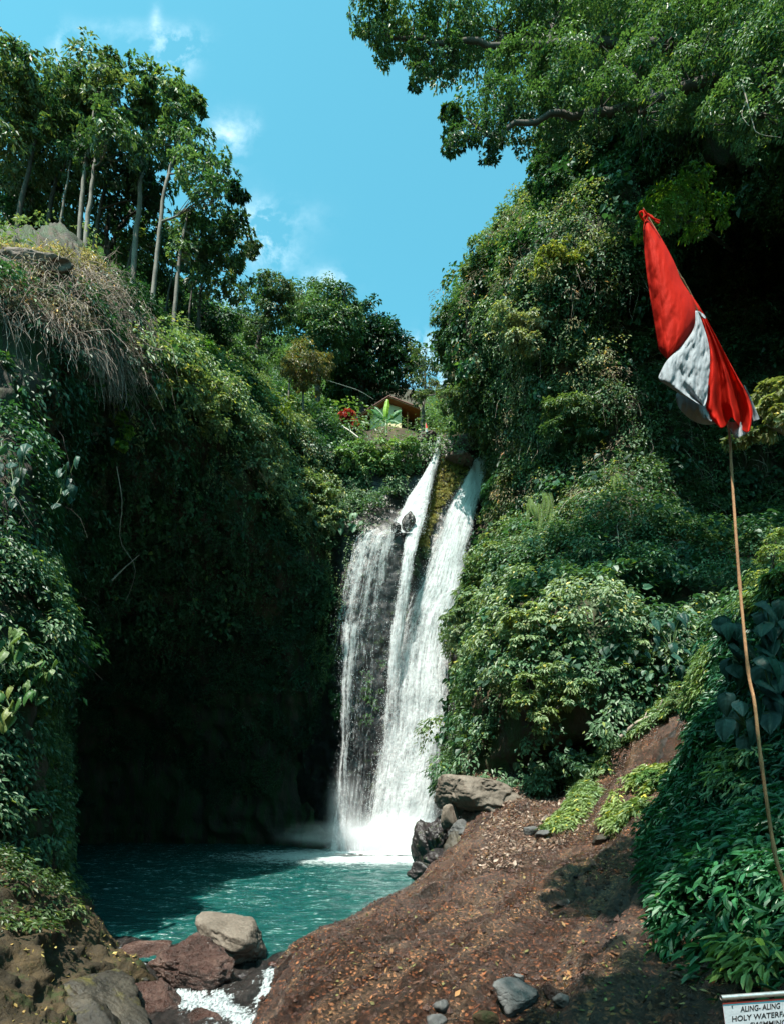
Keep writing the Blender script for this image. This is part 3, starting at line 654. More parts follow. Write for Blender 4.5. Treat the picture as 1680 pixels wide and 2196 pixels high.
patch('dry_rim_grass', S_LEFT, 5, pmask([(-100, 590), (60, 575), (160, 590), (260, 640), (330, 760), (300, 840), (230, 790), (170, 720), (60, 700), (-100, 700)]), .5, 30, .22, (.32, .26, .20), (.17, .15, .07), 116, m=M_DRY, W=.05, lift=.3, droop=.9, big=.3, vary=.5)

patch('dry_rim_grass', S_LEFT, 9, pmask([(-150, 520), (180, 545), (280, 600), (290, 660), (120, 610), (-150, 640)]), .4, 26, .2, (.30, .24, .18), (.22, .19, .12), 118, holes=1, W=.07, lift=.08, droop=.5, vary=.5)
patch('rim_shrubs', S_LEFT, .3, pmask([(-150, 440), (180, 455), (280, 540), (290, 640), (120, 580), (-150, 560)]), .6, 34, .22, GM, PALE, 119, lift=.2, big=.3)
# hill and the shelf above the falls
patch('hillside_foliage', S_HILL, 1.0, lambda p, r: pmask(R_(100, 500, 1250, 1000))(p, r) & ~pmask(R_(755, 830, 905, 955))(p, r), 1.5, 44, .34, GM, GL, 121, big=1.6, lift=.3, sc=6)
patch('hillside_foliage', S_FALL, 3, pmask([(540, 945), (740, 955), (780, 985), (880, 980), (925, 965), (900, 1020), (850, 1080), (800, 1110), (770, 1150), (740, 1200), (715, 1330), (560, 1330)]), .75, 40, .27, GM, GL, 122, big=1.8, lift=.5, droop=.6, sc=3)
patch('hillside_foliage', S_FALL, 2.5, pmask([(720, 950), (770, 990), (880, 985), (935, 955), (920, 990), (840, 1060), (720, 1040)], gap=2.5, thr=-.2), .6, 40, .27, GL, (.18, .30, .12), 123, big=.9, lift=.35, droop=.6, detail=2)
patch('moss', S_FALL, 28, pmask([(948, 985), (985, 1000), (1008, 985), (985, 1040), (955, 1080), (925, 1140), (905, 1190), (888, 1170), (905, 1090), (930, 1040)]), .22, 34, .11, (.18, .17, .045), (.30, .29, .07), 124, holes=1, lift=.3, droop=.9)
patch('moss', S_FALL, 16, pmask([(885, 1160), (910, 1160), (915, 1200), (895, 1240), (880, 1235)]), .3, 34, .13, GM, GL, 125, lift=.2, droop=.9)
patch('moss', S_FALL, 12, pmask([(715, 1400), (770, 1410), (825, 1420), (830, 1500), (790, 1560), (725, 1540), (712, 1470)], gap=1.5, thr=-.25), .35, 34, .16, GM, (.06, .15, .03), 126, lift=.15, droop=.9)
patch('moss', S_FALL, 11, pmask([(1000, 1160), (1060, 1160), (1060, 1420), (985, 1420), (985, 1260)]), .35, 30, .16, GM, YEL, 127, lift=.15, droop=.9)

# bank at the right: long drooping nettle-like leaves in tiers
patch('bank_foliage', S_BANK, 26, pmask(R_(1300, 1100, 2100, 2400)), .28, 22, .19, TEAL, (.03, .13, .045), 131, holes=0, W=.065, lift=.1, big=.3, droop=.85, up=.45, jit=.6, detail=2, yellow=.01, m=M_GLOSSY, vary=.4)
patch('bank_foliage', S_BANK, 20, pmask([(1420, 1480), (1560, 1380), (1540, 1500), (1440, 1560)], [(1640, 1180), (1700, 1120), (1700, 1290), (1610, 1330)], [(1560, 1640), (1640, 1640), (1640, 1760), (1540, 1720)], [(1600, 2050), (1700, 2050), (1700, 2160), (1600, 2150)]), .26, 20, .17, GL, (.16, .24, .06), 132, holes=0, W=.055, lift=.3, droop=1.0, up=.4, detail=2)  # brighter leaf colour painted in where sun strikes the bank
# leafy tongues of creeper on the slope
patch('creeper_foliage', S_SLOPE, 26, pmask([(1235, 1640), (1300, 1600), (1305, 1660), (1275, 1720), (1215, 1790), (1170, 1790), (1225, 1730)], [(1260, 1590), (1440, 1500), (1450, 1530), (1300, 1620)], [(1330, 1690), (1400, 1640), (1450, 1660), (1400, 1730), (1330, 1790), (1300, 1770)]), .26, 22, .20, GL, (.20, .26, .08), 133, W=.07, lift=.12, droop=.8, detail=2)
# small weeds at the foot of the mound
patch('weeds', S_MOUND, 10, pmask([(-50, 1750), (60, 1800), (130, 1900), (170, 1980), (100, 2010), (-50, 1990)]), .28, 20, .12, GD, (.06, .10, .02), 134, lift=.08, droop=.6)

# creepers hanging in curtains, larger-leaved climbers and narrow-leaved tufts between the rest
def curtains(name, sheet, dens, mask, ln, L, A, B, seed, out=.5, W=None, k=20, **kw):
    rng = np.random.default_rng(seed); p, nn = sheet.sample(dens, rng, mask); n = len(p); lv = Leaves(seed)
    s_ = np.linspace(0, 1, k); l_ = ln * (.3 + .9 * rng.random(n)); ph = rng.random(n) * 6
    C = p[:, None] + nn[:, None] * (out * (.3 + .7 * rng.random((n, 1, 1)))) + np.stack([.12 * np.sin(s_[None] * 5 + ph[:, None]), -.12 * np.cos(s_[None] * 4 + ph[:, None]), -s_[None] * l_[:, None]], -1)
    C = C.reshape(-1, 3) + rng.normal(size=(n * k, 3)) * .07
    t = np.repeat((.5 + .45 * fbm(p, 4, 3, 5) + rng.normal(size=n) * .15).clip(0, 1), k)[:, None]
    col = (np.asarray(A) * (1 - t) + np.asarray(B) * t) * (.7 + .6 * rng.random((n * k, 1)))
    tip = rng.normal(size=(n * k, 3)) * np.array([1, .6, .3]) - UPV * .9; nr = np.repeat(nn, k, 0) + UPV * .5 + rng.normal(size=(n * k, 3)) * .4
    ls = L * (.6 + .7 * rng.random(n * k)); lv.add(C, tip, nr, ls, ls * (W or .5), col)
    return tag(lv.build(name, M_LEAF), kind='stuff')
curtains('creeper_curtain', S_RIGHT, 1.1, pmask([(1000, 560), (1160, 300), (1700, 300), (1700, 1150), (1050, 1180)], gap=4, thr=-.1), 3.2, .2, GM, (.13, .17, .07), 171, out=1.6)
curtains('creeper_curtain', S_RIGHT, .9, pmask([(1050, 700), (1330, 700), (1330, 1200), (1060, 1200)], gap=3, thr=.0), 2.6, .18, OLV, (.20, .20, .10), 172, out=2.0)
curtains('creeper_curtain', S_LEFT, 1.2, pmask([(150, 800), (700, 1000), (730, 1620), (110, 1600)], gap=5, thr=-.2), 2.6, .18, GD, (.04, .11, .045), 173, out=.7)
curtains('creeper_curtain', S_LEFT, 1.6, pmask([(240, 760), (330, 800), (520, 880), (650, 960), (700, 1120), (640, 1200), (520, 1050), (330, 960), (250, 900)], gap=3, thr=-.2), 2.4, .2, GM, (.17, .20, .09), 174, out=1.4)
curtains('creeper_curtain', S_FALL, 2.2, pmask([(600, 1100), (760, 1150), (735, 1420), (690, 1500), (600, 1400)]), 2.2, .22, GM, (.20, .24, .08), 175, out=1.2)
patch('climber_foliage', S_RIGHT, .30, pmask(R_(950, 300, 1700, 1650)), .9, 16, .42, GD, (.05, .13, .07), 176, W=.34, big=1.3, lift=1.0, droop=.9, detail=2)
patch('climber_foliage', S_RIGHT, .35, pmask(R_(950, 450, 1330, 1150)), .8, 34, .30, DRYC, (.18, .19, .07), 177, W=.06, big=1.6, lift=1.1, droop=1.1, m=M_DRY)
patch('climber_foliage', S_LEFT, .5, pmask(R_(160, 760, 740, 1350)), .8, 16, .36, GD, (.05, .13, .06), 178, W=.28, big=.8, lift=.5, droop=.9, detail=2)
patch('climber_foliage', S_HILL, .12, pmask(R_(350, 650, 760, 950)), 1.3, 24, .55, GM, (.12, .20, .06), 179, W=.3, big=1.6, lift=.9, droop=.8, detail=2)

# fallen leaves and pebbles on the slope
def litter(name, sheet, n, mask, L, cols, seed, m=M_DRY, W=.5):
    rng = np.random.default_rng(seed); lv = Leaves(seed); p, nn = sheet.sample(n, rng, mask); k = len(p)
    c = np.asarray(cols)[rng.integers(0, len(cols), k)] * (.6 + .8 * rng.random((k, 1)))
    t = rng.normal(size=(k, 3)); nr = unit(nn + rng.normal(size=(k, 3)) * .35); ls = L * (.4 + .9 * rng.random(k) ** 1.5)
    lv.add(p + nn * .02, t, nr, ls, ls * W, c, fold=.15, droop=-.1)
    return tag(lv.build(name, m), kind='stuff')
litter('leaf_litter', S_SLOPE, 70, pmask([(960, 1650), (1200, 1700), (1260, 1760), (1180, 1850), (1000, 1880), (1040, 1780)], gap=2.0, thr=-.3), .20, [(.24, .17, .135), (.18, .12, .09), (.11, .065, .045), (.28, .22, .18)], 141)
litter('leaf_litter', S_SLOPE, 38, pmask(R_(600, 1640, 1960, 2300), gap=1.4, thr=-.15), .085, [(.20, .11, .05), (.22, .09, .04), (.26, .18, .08), (.10, .05, .03), (.07, .035, .025), (.09, .045, .03), (.14, .13, .05)], 142)
litter('leaf_litter', S_SLOPE, 14, pmask([(980, 1900), (1200, 1850), (1500, 1850), (1700, 2000), (1700, 2300), (1000, 2300), (950, 2100)], gap=1.2, thr=-.2), .10, [(.26, .13, .05), (.30, .19, .09), (.20, .07, .03), (.30, .24, .10), (.08, .04, .025)], 143)
litter('leaf_litter', S_MOUND, 12, pmask(R_(-100, 1850, 300, 2400)), .10, [(.30, .20, .07), (.38, .30, .10), (.12, .10, .03)], 144)
litter('leaf_litter', S_SLOPE, 22, pmask([(1330, 1980), (1700, 1950), (1700, 2300), (1200, 2300)]), .065, [(.06, .12, .03), (.20, .22, .06), (.12, .15, .05)], 145)
def pebbles(name, sheet, n, mask, r, seed, m):
    rng = np.random.default_rng(seed); p, nn = sheet.sample(n, rng, mask); k = len(p)
    base = np.array([(1, 0, 0), (0, 1, 0), (-1, 0, 0), (0, -1, 0), (0, 0, 1), (0, 0, -1)], float)
    tri = np.array([(0, 1, 4), (1, 2, 4), (2, 3, 4), (3, 0, 4), (1, 0, 5), (2, 1, 5), (3, 2, 5), (0, 3, 5)])
    s = r * (.3 + rng.random(k) ** 3 * 1.4)
    v = p[:, None] + base[None] * (.5 + .8 * rng.random((k, 6, 3))) * s[:, None, None]
    f = (np.arange(k) * 6)[:, None, None] + tri[None]
    return tag(mesh_np(name, v.reshape(-1, 3), f.reshape(-1, 3), m, False), kind='stuff')
pebbles('gravel', S_SLOPE, 30, pmask(R_(560, 1640, 1960, 2400)), .045, 151, M_BROWN)

# dead creeper stalks hanging over the rim, and thin hanging stalks elsewhere
def strands(name, sheet, n, mask, ln, rad, seed, m, out=.6, steps=9, label=None, up0=.5, wild=.5):
    rng = np.random.default_rng(seed); tb = Tubes(); p, nn = sheet.sample(n, rng, mask)
    for a, b in zip(p, nn):
        L_ = ln * (.35 + rng.random() ** 1.5); d = unit(b * out + UPV * up0 * rng.random() + rng.normal(size=3) * wild); pts = [a]
        for i in range(steps):
            d = unit(d + np.array([0, 0, -.30]) + rng.normal(size=3) * .22); pts.append(pts[-1] + d * L_ / steps)
        r = rad * (.5 + rng.random()); tb.add(pts, np.linspace(r, r * .35, len(pts)), 3)
    return tag(tb.build(name, m), kind='stuff')
strands('dead_creeper_stalks', S_LEFT, 70, pmask([(-60, 590), (120, 570), (230, 600), (300, 700), (330, 780), (270, 830), (200, 790), (140, 740), (60, 700), (-60, 690)]), 1.9, .016, 161, M_TWIG)
strands('dead_creeper_stalks', S_LEFT, 1.2, pmask([(-60, 620), (250, 640), (320, 800), (-60, 760)]), 3.6, .02, 162, M_TWIG, out=1.0)
strands('hanging_stalks', S_LEFT, .4, pmask(R_(0, 850, 700, 1400)), 3.5, .014, 163, M_BARKD, up0=0)
strands('hanging_stalks', S_RIGHT, .8, pmask(R_(1080, 560, 1650, 1150)), 3.5, .018, 164, M_TWIG, up0=0, out=1.6)

# ------------------------------------------------------------------ trees
def crown_leaves(blobs, seed, L, A, B, dens=1.0, k=36, **kw):
    lv = Leaves(seed)
    for (px, py, r, d) in blobs:
        rm = r / F * d * 1.06
        n = int(max(12, dens * 62 * (rm / L) ** 2 / k))
        lv.blob(P(px, py, d), (rm, rm * 1.05, rm * .8), n, k, L, A, B, **kw)
    return lv
def tree(name, label, base, path, r0, blobs, seed, L=.3, A=GM, B=GL, bark=None, dens=1.0, group=None, m=None, cat='tree', depth_jit=1.5, boughs=None, **kw):
    """base and path in photograph pixels + depth; limbs run from the trunk to every crown lobe"""
    rng = random.Random(seed); bark = bark or M_BARKD
    if group == GL_:
        far = 12 if base[0] < 300 else 7; q_ = far / 32 + 1; r0 *= .60 * q_; dens *= .5; kw.setdefault('flat', .32); L *= 1 + (q_ - 1) * .8
        base = (base[0], base[1], base[2] + far); path = [(a_, b_, c_ + far) for a_, b_, c_ in path]
    b = P(*base); t = thing(name, b, label, cat, group)
    tb = Tubes(); pts = [tuple(b - Vector((0, 0, .6)))] + [tuple(P(*q)) for q in path]
    pp = tb.path(pts, r0, r0 * .45, 26, 9, wob=r0 * .5, seed=seed)
    bl = [(x, y, r, (q[0] if q else base[2] + rng.uniform(-depth_jit, depth_jit))) for (x, y, r, *q) in blobs]
    lb = tb; sk = [pp[8:]]; skr = [np.linspace(r0, r0 * .45, 26)[8:] * .8]
    for bough in boughs or ():
        w = lb.path([P(*q) for q in bough[1:]], bough[0], bough[0] * .25, 36, 8, wob=.25, seed=seed); sk.append(w); skr.append(np.linspace(bough[0], bough[0] * .25, 36))
    top = pp[-1]
    for i, (x, y, r, d) in sorted(enumerate(bl), key=lambda q: np.linalg.norm(np.array(P(q[1][0], q[1][1], q[1][3])) - top)):
        c = np.array(P(x, y, d)); S, SR = np.concatenate(sk), np.concatenate(skr); rr = r / F * d
        dist = np.linalg.norm(S - c, axis=1) + np.maximum(S[:, 2] - c[2], 0) * 1.2; k = int(np.argmin(dist)); s = S[k]; ra = min(SR[k] * .75, r0 * .5)
        mid = (s + c) / 2 + np.array([rng.uniform(-.1, .1), rng.uniform(-.1, .1), rng.uniform(-.12, .05)]) * dist[k]
        w = lb.path([s, mid, c], ra, ra * .35, 12, 6, wob=.15, seed=seed + i); sk.append(w[3:]); skr.append(np.linspace(ra, ra * .35, 12)[3:])
        for j in range(9):
            e = c + np.array([rng.gauss(0, 1), rng.gauss(0, 1), rng.gauss(0, .7)]) * rr * .55
            lb.path([w[4 + j % 6], (w[6] + e) / 2 + np.array([0, 0, -.05]), e], ra * .3, ra * .08, 7, 4, wob=.12, seed=seed + j * 3)
    lb.build('trunk', bark, t)
    crown_leaves(bl, seed, L, A, B, dens, **kw).build('crown', m or M_LEAF, t)
    return t

GL_ = 'tall trees on the left cliff top'
tree('tree', 'tall dark tree cut by the left frame edge, its crown the highest on the cliff', (30, 545, 31), [(42, 450, 31), (60, 370, 31), (75, 300, 31)], .26,
     [(10, 150, 62), (60, 160, 55), (105, 175, 48), (-30, 200, 80), (25, 230, 70), (80, 250, 60), (-10, 310, 70), (50, 330, 55)], 201, group=GL_, L=.30, A=GM, B=(.16, .20, .11), yellow=.07)
tree('tree', 'dark low-crowned tree behind the bare rock on the left cliff', (60, 560, 35), [(64, 480, 35), (72, 420, 35)], .28,
     [(20, 400, 60), (70, 380, 55), (120, 350, 50), (60, 450, 45), (0, 460, 50), (120, 430, 35)], 202, group=GL_, L=.28, A=GD, B=GM)
tree('tree', 'slim grey tree just right of the bare rock with a flat leafy crown', (98, 550, 33), [(104, 470, 33), (118, 390, 33), (130, 300, 33)], .24,
     [(150, 250, 52), (110, 290, 50), (180, 290, 50), (150, 340, 45), (95, 220, 35)], 203, group=GL_, L=.28, A=GD, B=GL)
tree('tree', 'thin pale-barked tree between the grey tree and the close trio of trunks', (123, 560, 31), [(127, 500, 31), (138, 430, 31), (152, 340, 31)], .15,
     [(170, 230, 45), (140, 200, 35), (195, 260, 40)], 204, group=GL_, L=.28, bark=M_BARK, A=GM, B=GL)
tree('tree', 'tallest of the close trio of grey trunks, its bare stem showing through the crown', (166, 590, 30), [(170, 520, 30), (178, 400, 30), (192, 290, 30), (212, 190, 30)], .24,
     [(205, 160, 45), (165, 165, 40), (245, 160, 38), (225, 205, 50), (175, 215, 45), (265, 210, 40), (200, 265, 45), (160, 300, 40)], 205, group=GL_, L=.27, bark=M_BARK, A=GM, B=(.17, .21, .12), yellow=.06)
tree('tree', 'thickest of the close trio of grey trunks above the dead creepers', (180, 600, 29.5), [(184, 520, 29.5), (194, 420, 29.5), (206, 330, 29.5)], .27,
     [(230, 300, 50), (270, 280, 45), (240, 350, 45), (200, 350, 40), (285, 330, 40)], 206, group=GL_, L=.28, bark=M_BARK, A=GD, B=GL)
tree('tree', 'dark trunk right of the close trio with its crown in the shade of taller ones', (200, 610, 33), [(204, 520, 33), (214, 450, 33), (230, 380, 33)], .26,
     [(260, 390, 45), (300, 370, 40), (230, 420, 35), (320, 420, 30)], 207, group=GL_, L=.28, A=GD, B=GM)
tree('tree', 'dark tree forking low into two leaning stems above the dead creepers', (226, 600, 36), [(228, 540, 36), (232, 470, 36), (238, 420, 36)], .27,
     [(300, 450, 38), (270, 430, 40), (345, 420, 35), (250, 470, 25)], 208, group=GL_, boughs=[(.2, (228, 550, 48), (255, 495, 48), (290, 445, 48), (335, 420, 48))], L=.28, A=GD, B=GM)
tree('tree', 'tall clean grey trunk carrying the rounded crown that stands out against the sky', (283, 690, 31), [(284, 620, 31), (291, 520, 31), (300, 420, 31), (306, 340, 31), (318, 270, 31)], .29,
     [(325, 200, 42), (365, 195, 40), (400, 215, 30), (425, 230, 14), (345, 245, 48), (385, 255, 36), (300, 225, 38), (330, 300, 45), (295, 280, 40), (370, 310, 36), (345, 180, 25)], 209, group=GL_, L=.28, bark=M_BARK, A=GM, B=(.13, .20, .10))
tree('tree', 'slender bent pale trunk with bare side branches, second from the right cliff group', (322, 740, 33), [(324, 680, 33), (332, 600, 33), (341, 510, 33), (352, 420, 33), (372, 340, 33), (392, 290, 33)], .25,
     [(430, 320, 32), (400, 300, 26), (460, 355, 34), (480, 385, 26), (420, 370, 40), (455, 415, 38), (395, 350, 25)], 210, group=GL_, L=.24, bark=M_BARK, A=GM, B=GL, dens=.8)
tree('tree', 'pale trunk low on the ridge whose wide crown bulges toward the sky gap', (368, 790, 34), [(371, 720, 34), (378, 620, 34), (388, 530, 34), (404, 450, 34)], .25,
     [(450, 460, 42), (490, 440, 30), (505, 415, 16), (420, 510, 45), (470, 510, 40), (400, 560, 40), (445, 560, 38), (500, 490, 24), (385, 480, 30), (485, 550, 26)], 211, group=GL_, L=.27, bark=M_BARK, A=GD, B=GL)
tree('tree', 'small dark trunk with sparse twiggy crown beside the lowest sky gap', (424, 720, 42), [(428, 650, 42), (436, 600, 42), (460, 560, 42)], .24,
     [(520, 510, 24), (540, 530, 14), (500, 540, 26), (470, 600, 34), (515, 580, 22), (440, 610, 30), (500, 620, 24)], 212, group=GL_, L=.26, A=GM, B=(.12, .15, .07), dens=.7)

GB_ = 'trees beyond the top of the falls'
for (x0, y0, x1, y1, dd_, lb_, bl_) in [
        (262, 640, 300, 440, 34, 'very thin dark trunk just left of the tall clean grey trunk', [(310, 400, 30), (280, 380, 28)]),
        (395, 780, 418, 560, 37, 'thin dark trunk right of the wide-crowned pale trunk', [(440, 520, 28), (410, 540, 26)]),
        (30, 540, 34, 420, 37, 'thin dark trunk nearest the left frame edge above the bare rock', [(20, 400, 40), (50, 430, 34)]),
        (150, 575, 160, 400, 36, 'thin dark trunk behind the close trio on its left', [(150, 380, 34), (180, 400, 30)]),
        (345, 740, 372, 560, 40, 'thin stem half hidden behind the slender bent pale trunk', [(380, 540, 30), (350, 520, 26)])]:
    tree('tree', lb_, (x0, y0, dd_), [((x0 * 2 + x1) / 3, (y0 * 2 + y1) / 3, dd_), ((x0 + x1) / 2, (y0 + y1) / 2, dd_), (x1, y1, dd_)], .17, bl_, x0 + 900, L=.26, A=GD, B=GM, group=GL_)
tree('tree', 'feathery grey-green tree on the hill, leftmost beyond the sky gap', (540, 850, 60), [(545, 780, 60), (560, 700, 60), (575, 650, 60)], .3,
     [(560, 620, 26), (590, 615, 30), (615, 640, 28), (545, 660, 34), (590, 665, 38), (520, 700, 30), (560, 720, 36)], 221, group=GB_, L=.3, A=GM, B=(.09, .13, .07), dens=.7)
tree('tree', 'broad flat-topped tree on the hill under the palm crown', (680, 900, 68), [(682, 800, 68), (690, 720, 68), (696, 680, 68)], .35,
     [(655, 640, 34), (695, 650, 38), (730, 660, 34), (670, 690, 44), (720, 700, 44), (640, 690, 34), (755, 690, 30), (690, 740, 40)], 222, group=GB_, L=.34, A=GM, B=GL)
tree('tree', 'large dark glossy tree behind the yellow-walled house', (775, 910, 73), [(775, 830, 73), (785, 760, 73), (795, 720, 73)], .4,
     [(790, 690, 36), (825, 720, 36), (765, 730, 44), (855, 750, 34), (805, 770, 50), (750, 780, 44), (880, 770, 22), (850, 800, 40), (770, 830, 46), (820, 830, 36), (720, 820, 36), (893, 795, 18)], 223, group=GB_, L=.42, A=GD, B=(.025, .085, .025), m=M_GLOSSY)
tree('tree', 'slim tree with dry pale leaves standing on the slope left of the house', (650, 918, 56), [(650, 860, 56), (650, 810, 56), (652, 760, 56)], .13,
     [(650, 770, 36), (670, 790, 28), (625, 795, 26), (655, 825, 26), (690, 775, 20)], 224, group=GB_, L=.26, bark=M_BARK, A=(.10, .11, .05), B=(.20, .17, .10), dens=.6)
tree('tree', 'short pale-stemmed sapling left of the dry-leaved tree', (618, 860, 58), [(620, 830, 58), (625, 790, 58)], .12,
     [(620, 780, 26), (600, 770, 20), (640, 760, 22)], 225, group=GB_, L=.26, bark=M_BARK, A=GM, B=GL, dens=.6)
tree('tree', 'thin bare-branched tree at the right corner of the house roof', (905, 935, 64), [(906, 880, 64), (910, 840, 64), (912, 800, 64)], .2,
     [(905, 770, 26), (930, 790, 16), (895, 810, 20), (925, 830, 16), (900, 850, 16), (945, 840, 12)], 226, group=GB_, L=.26, bark=M_BARK, A=GM, B=(.13, .17, .10), dens=.35)
tree('tree', 'mid-green tree filling the slope below the slender trunks', (480, 900, 56), [(480, 840, 56), (484, 780, 56)], .25,
     [(450, 740, 34), (490, 760, 38), (530, 780, 34), (440, 800, 36), (500, 820, 36)], 227, group=GB_, L=.3, A=GM, B=GL)
tree('tree', 'bushy tree in the shade between the hill and the left ridge', (400, 800, 52), [(402, 740, 52), (410, 680, 52)], .25,
     [(400, 640, 34), (440, 670, 34), (390, 700, 34), (350, 620, 40), (300, 570, 45), (480, 700, 34)], 228, group=GB_, L=.3, A=GD, B=GM)
tree('tree', 'leafy backdrop tree filling the gaps between the close trunks', (230, 600, 48), [(232, 560, 48), (236, 520, 48)], .3,
     [(60, 500, 40), (130, 500, 36), (180, 470, 40), (250, 520, 30), (330, 500, 34), (300, 540, 40), (370, 530, 30), (20, 470, 40), (100, 420, 40)], 229, group=GB_, L=.3, A=GM, B=GL, dens=.75)

# the great tree leaning over from the right
t = tree('tree', 'huge overhanging tree whose layered boughs reach in from the upper right', (1900, 900, 24), [(1880, 600, 24), (1800, 330, 24.5), (1700, 210, 25), (1580, 170, 25)], .5,
     [(785, 30, 40, 27), (830, 55, 46, 27), (880, 30, 60, 27), (905, 110, 36, 27), (900, 165, 20, 27), (960, 60, 70, 27.5), (960, 120, 34, 27),
      (1060, 50, 80, 28), (1170, 40, 80, 28), (1000, 250, 40, 25), (965, 240, 20, 25), (980, 305, 28, 25), (1050, 290, 36, 25), (1060, 220, 48, 25.5), (1130, 250, 44, 26), (1110, 160, 56, 26.5),
      (1210, 150, 60, 26), (1200, 240, 50, 26), (1290, 70, 80, 27), (1290, 220, 50, 25), (1350, 160, 60, 25.5), (1420, 100, 80, 26), (1400, 230, 46, 24.5), (1480, 170, 56, 25),
      (1560, 90, 80, 25), (1560, 230, 50, 24), (1660, 130, 90, 24), (1640, 250, 60, 23.5), (1400, 10, 80, 27), (1560, -20, 90, 26), (1250, -30, 80, 28)],
     231, L=.17, A=(.022, .065, .03), B=(.095, .17, .075), k=44, dens=.7, flat=.30, yellow=.02,
     boughs=[(.30, (1700, 210, 25), (1560, 168, 25), (1450, 195, 25), (1330, 232, 25), (1200, 250, 25.5), (1040, 290, 25)),
             (.26, (1700, 210, 25), (1500, 120, 26), (1300, 90, 26.5), (1120, 100, 27), (950, 90, 27), (830, 60, 27))])
GR_ = 'trees hanging off the right cliff'
tree('tree', 'creeper-hung tree jutting into the sky above the right spur', (1210, 520, 46), [(1195, 450, 46), (1180, 380, 46), (1175, 330, 46)], .3,
     [(1175, 310, 34), (1160, 370, 28), (1190, 410, 34), (1165, 440, 26), (1240, 330, 50), (1260, 430, 50)], 232, group=GR_, L=.26, A=GM, B=(.10, .15, .04))
tree('tree', 'leafy tree drooping over the sky gap above the rock beside the falls', (1010, 900, 52), [(1000, 840, 52), (985, 780, 52), (975, 740, 52)], .3,
     [(950, 700, 22), (975, 680, 30), (1010, 660, 36), (955, 735, 24), (990, 730, 36), (1030, 710, 40), (985, 800, 34), (1010, 850, 40), (970, 860, 26), (1040, 780, 44)], 233, group=GR_, L=.27, A=GM, B=(.10, .15, .07))
tree('tree', 'yellow-green tree crowning the right spur below the overhanging boughs', (1090, 640, 49), [(1080, 600, 49), (1075, 560, 49)], .25,
     [(1030, 545, 30), (1060, 520, 30), (1090, 490, 34), (1130, 470, 30), (1010, 575, 20), (1110, 540, 40), (1060, 580, 36)], 234, group=GR_, L=.26, A=GL, B=(.15, .18, .05))
tree('tree', 'shaded tree with lime leaves behind the tip of the big flag', (1570, 520, 41), [(1520, 500, 36), (1480, 480, 31), (1450, 465, 28)], .1,
     [(1430, 440, 40, 28), (1470, 420, 40, 29), (1400, 480, 34, 27.5), (1510, 470, 36, 30)], 235, group=GR_, L=.22, A=(.05, .13, .02), B=(.12, .22, .04), dens=.8)
tree('tree', 'pale-leaved twiggy tree behind the flag cloth at the right frame edge', (1760, 1010, 12), [(1720, 960, 12), (1670, 920, 12)], .09,
     [(1660, 840, 26), (1640, 880, 22), (1600, 935, 16), (1670, 900, 28), (1570, 945, 10), (1640, 930, 18), (1690, 850, 30)], 236, group=GR_, L=.13, bark=M_TWIG, A=(.14, .17, .06), B=(.26, .28, .14), dens=.6, depth_jit=.4)

# ------------------------------------------------------------------ waterfalls
def fall(name, label, rows, m, seed, layers=2, biasf=None, gap=.45, nu=26, nv=200, wob=.12):
    """rows: (y, x_left, x_right, depth, fullness)"""
    rows = np.asarray(rows, float); t = thing(name, P((rows[-1, 1] + rows[-1, 2]) / 2, rows[-1, 0], rows[-1, 3]), label, 'waterfall')
    R = catmull(rows, nv, 0); u = np.linspace(0, 1, nu)
    for k in range(layers):
        y = np.repeat(R[:, :1], nu, 1); x = R[:, 1:2] * (1 - u) + R[:, 2:3] * u; d = np.repeat(R[:, 3:4], nu, 1)
        d = d - .95 + .5 * (2 * u - 1) ** 2 + k * gap * .6
        G = Pn(np.stack([x, y, d], -1))
        q = G.reshape(-1, 3) * np.array([1, 1, .35]); dis = fbm(q + 31 * k, .9, 3, seed + k).reshape(nv, nu)
        G[..., 1] += dis * wob * 2; G[..., 0] += fbm(q + 99, 1.6, 2, seed + 5 + k).reshape(nv, nu) * wob
        seg = np.linalg.norm(np.diff(G[:, nu // 2], axis=0), axis=1); v = np.concatenate([[0], np.cumsum(seg)])
        w = np.linalg.norm(G[:, -1] - G[:, 0], axis=1).mean()
        UV = np.stack([np.repeat(u[None] * w, nv, 0) + seed * 3.7 + k * 11, np.repeat(v[:, None], nu, 1) + k * 5], -1).reshape(-1, 2)
        b = np.repeat(R[:, 4:5], nu, 1) + (biasf(u)[None] if biasf else 0)
        e = np.minimum(u, 1 - u) * 2; vn_ = np.linspace(0, 1, nv)[:, None]; b = b - .40 * np.exp(-(e / .22) ** 1.2)[None] - (.35 * np.exp(-(vn_ / .03) ** 2) if label[0] in 'nft' else 0) - (.4 * np.exp(-((1 - vn_) / .06) ** 2) if label[:6] in ('narrow', 'lacy c') else 0)
        b = b - .06 * k + .10 * fbm(q + 200, 2.2, 2, seed + 9).reshape(nv, nu)
        o = mesh_np('water_veil', G.reshape(-1, 3), grid_faces(nv, nu), m, True, np.repeat(np.clip(b + .5, 0, 2).reshape(-1, 1), 3, 1), t, UV)
    return R
MAIN = [(978, 1022, 1046, 58.6, 0.37), (1010, 1004, 1040, 57.7, 0.35), (1080, 962, 1027, 56.2, 0.25), (1160, 930, 1008, 55.0, 0.21), (1250, 892, 996, 54.0, 0.19), (1340, 850, 976, 53.1, 0.17),
        (1440, 832, 966, 52.2, 0.17), (1540, 820, 962, 51.5, 0.17), (1640, 803, 948, 50.9, 0.21), (1740, 786, 936, 50.4, 0.27), (1810, 770, 915, 50.1, 0.45), (1850, 765, 905, 50.0, 0.55)]
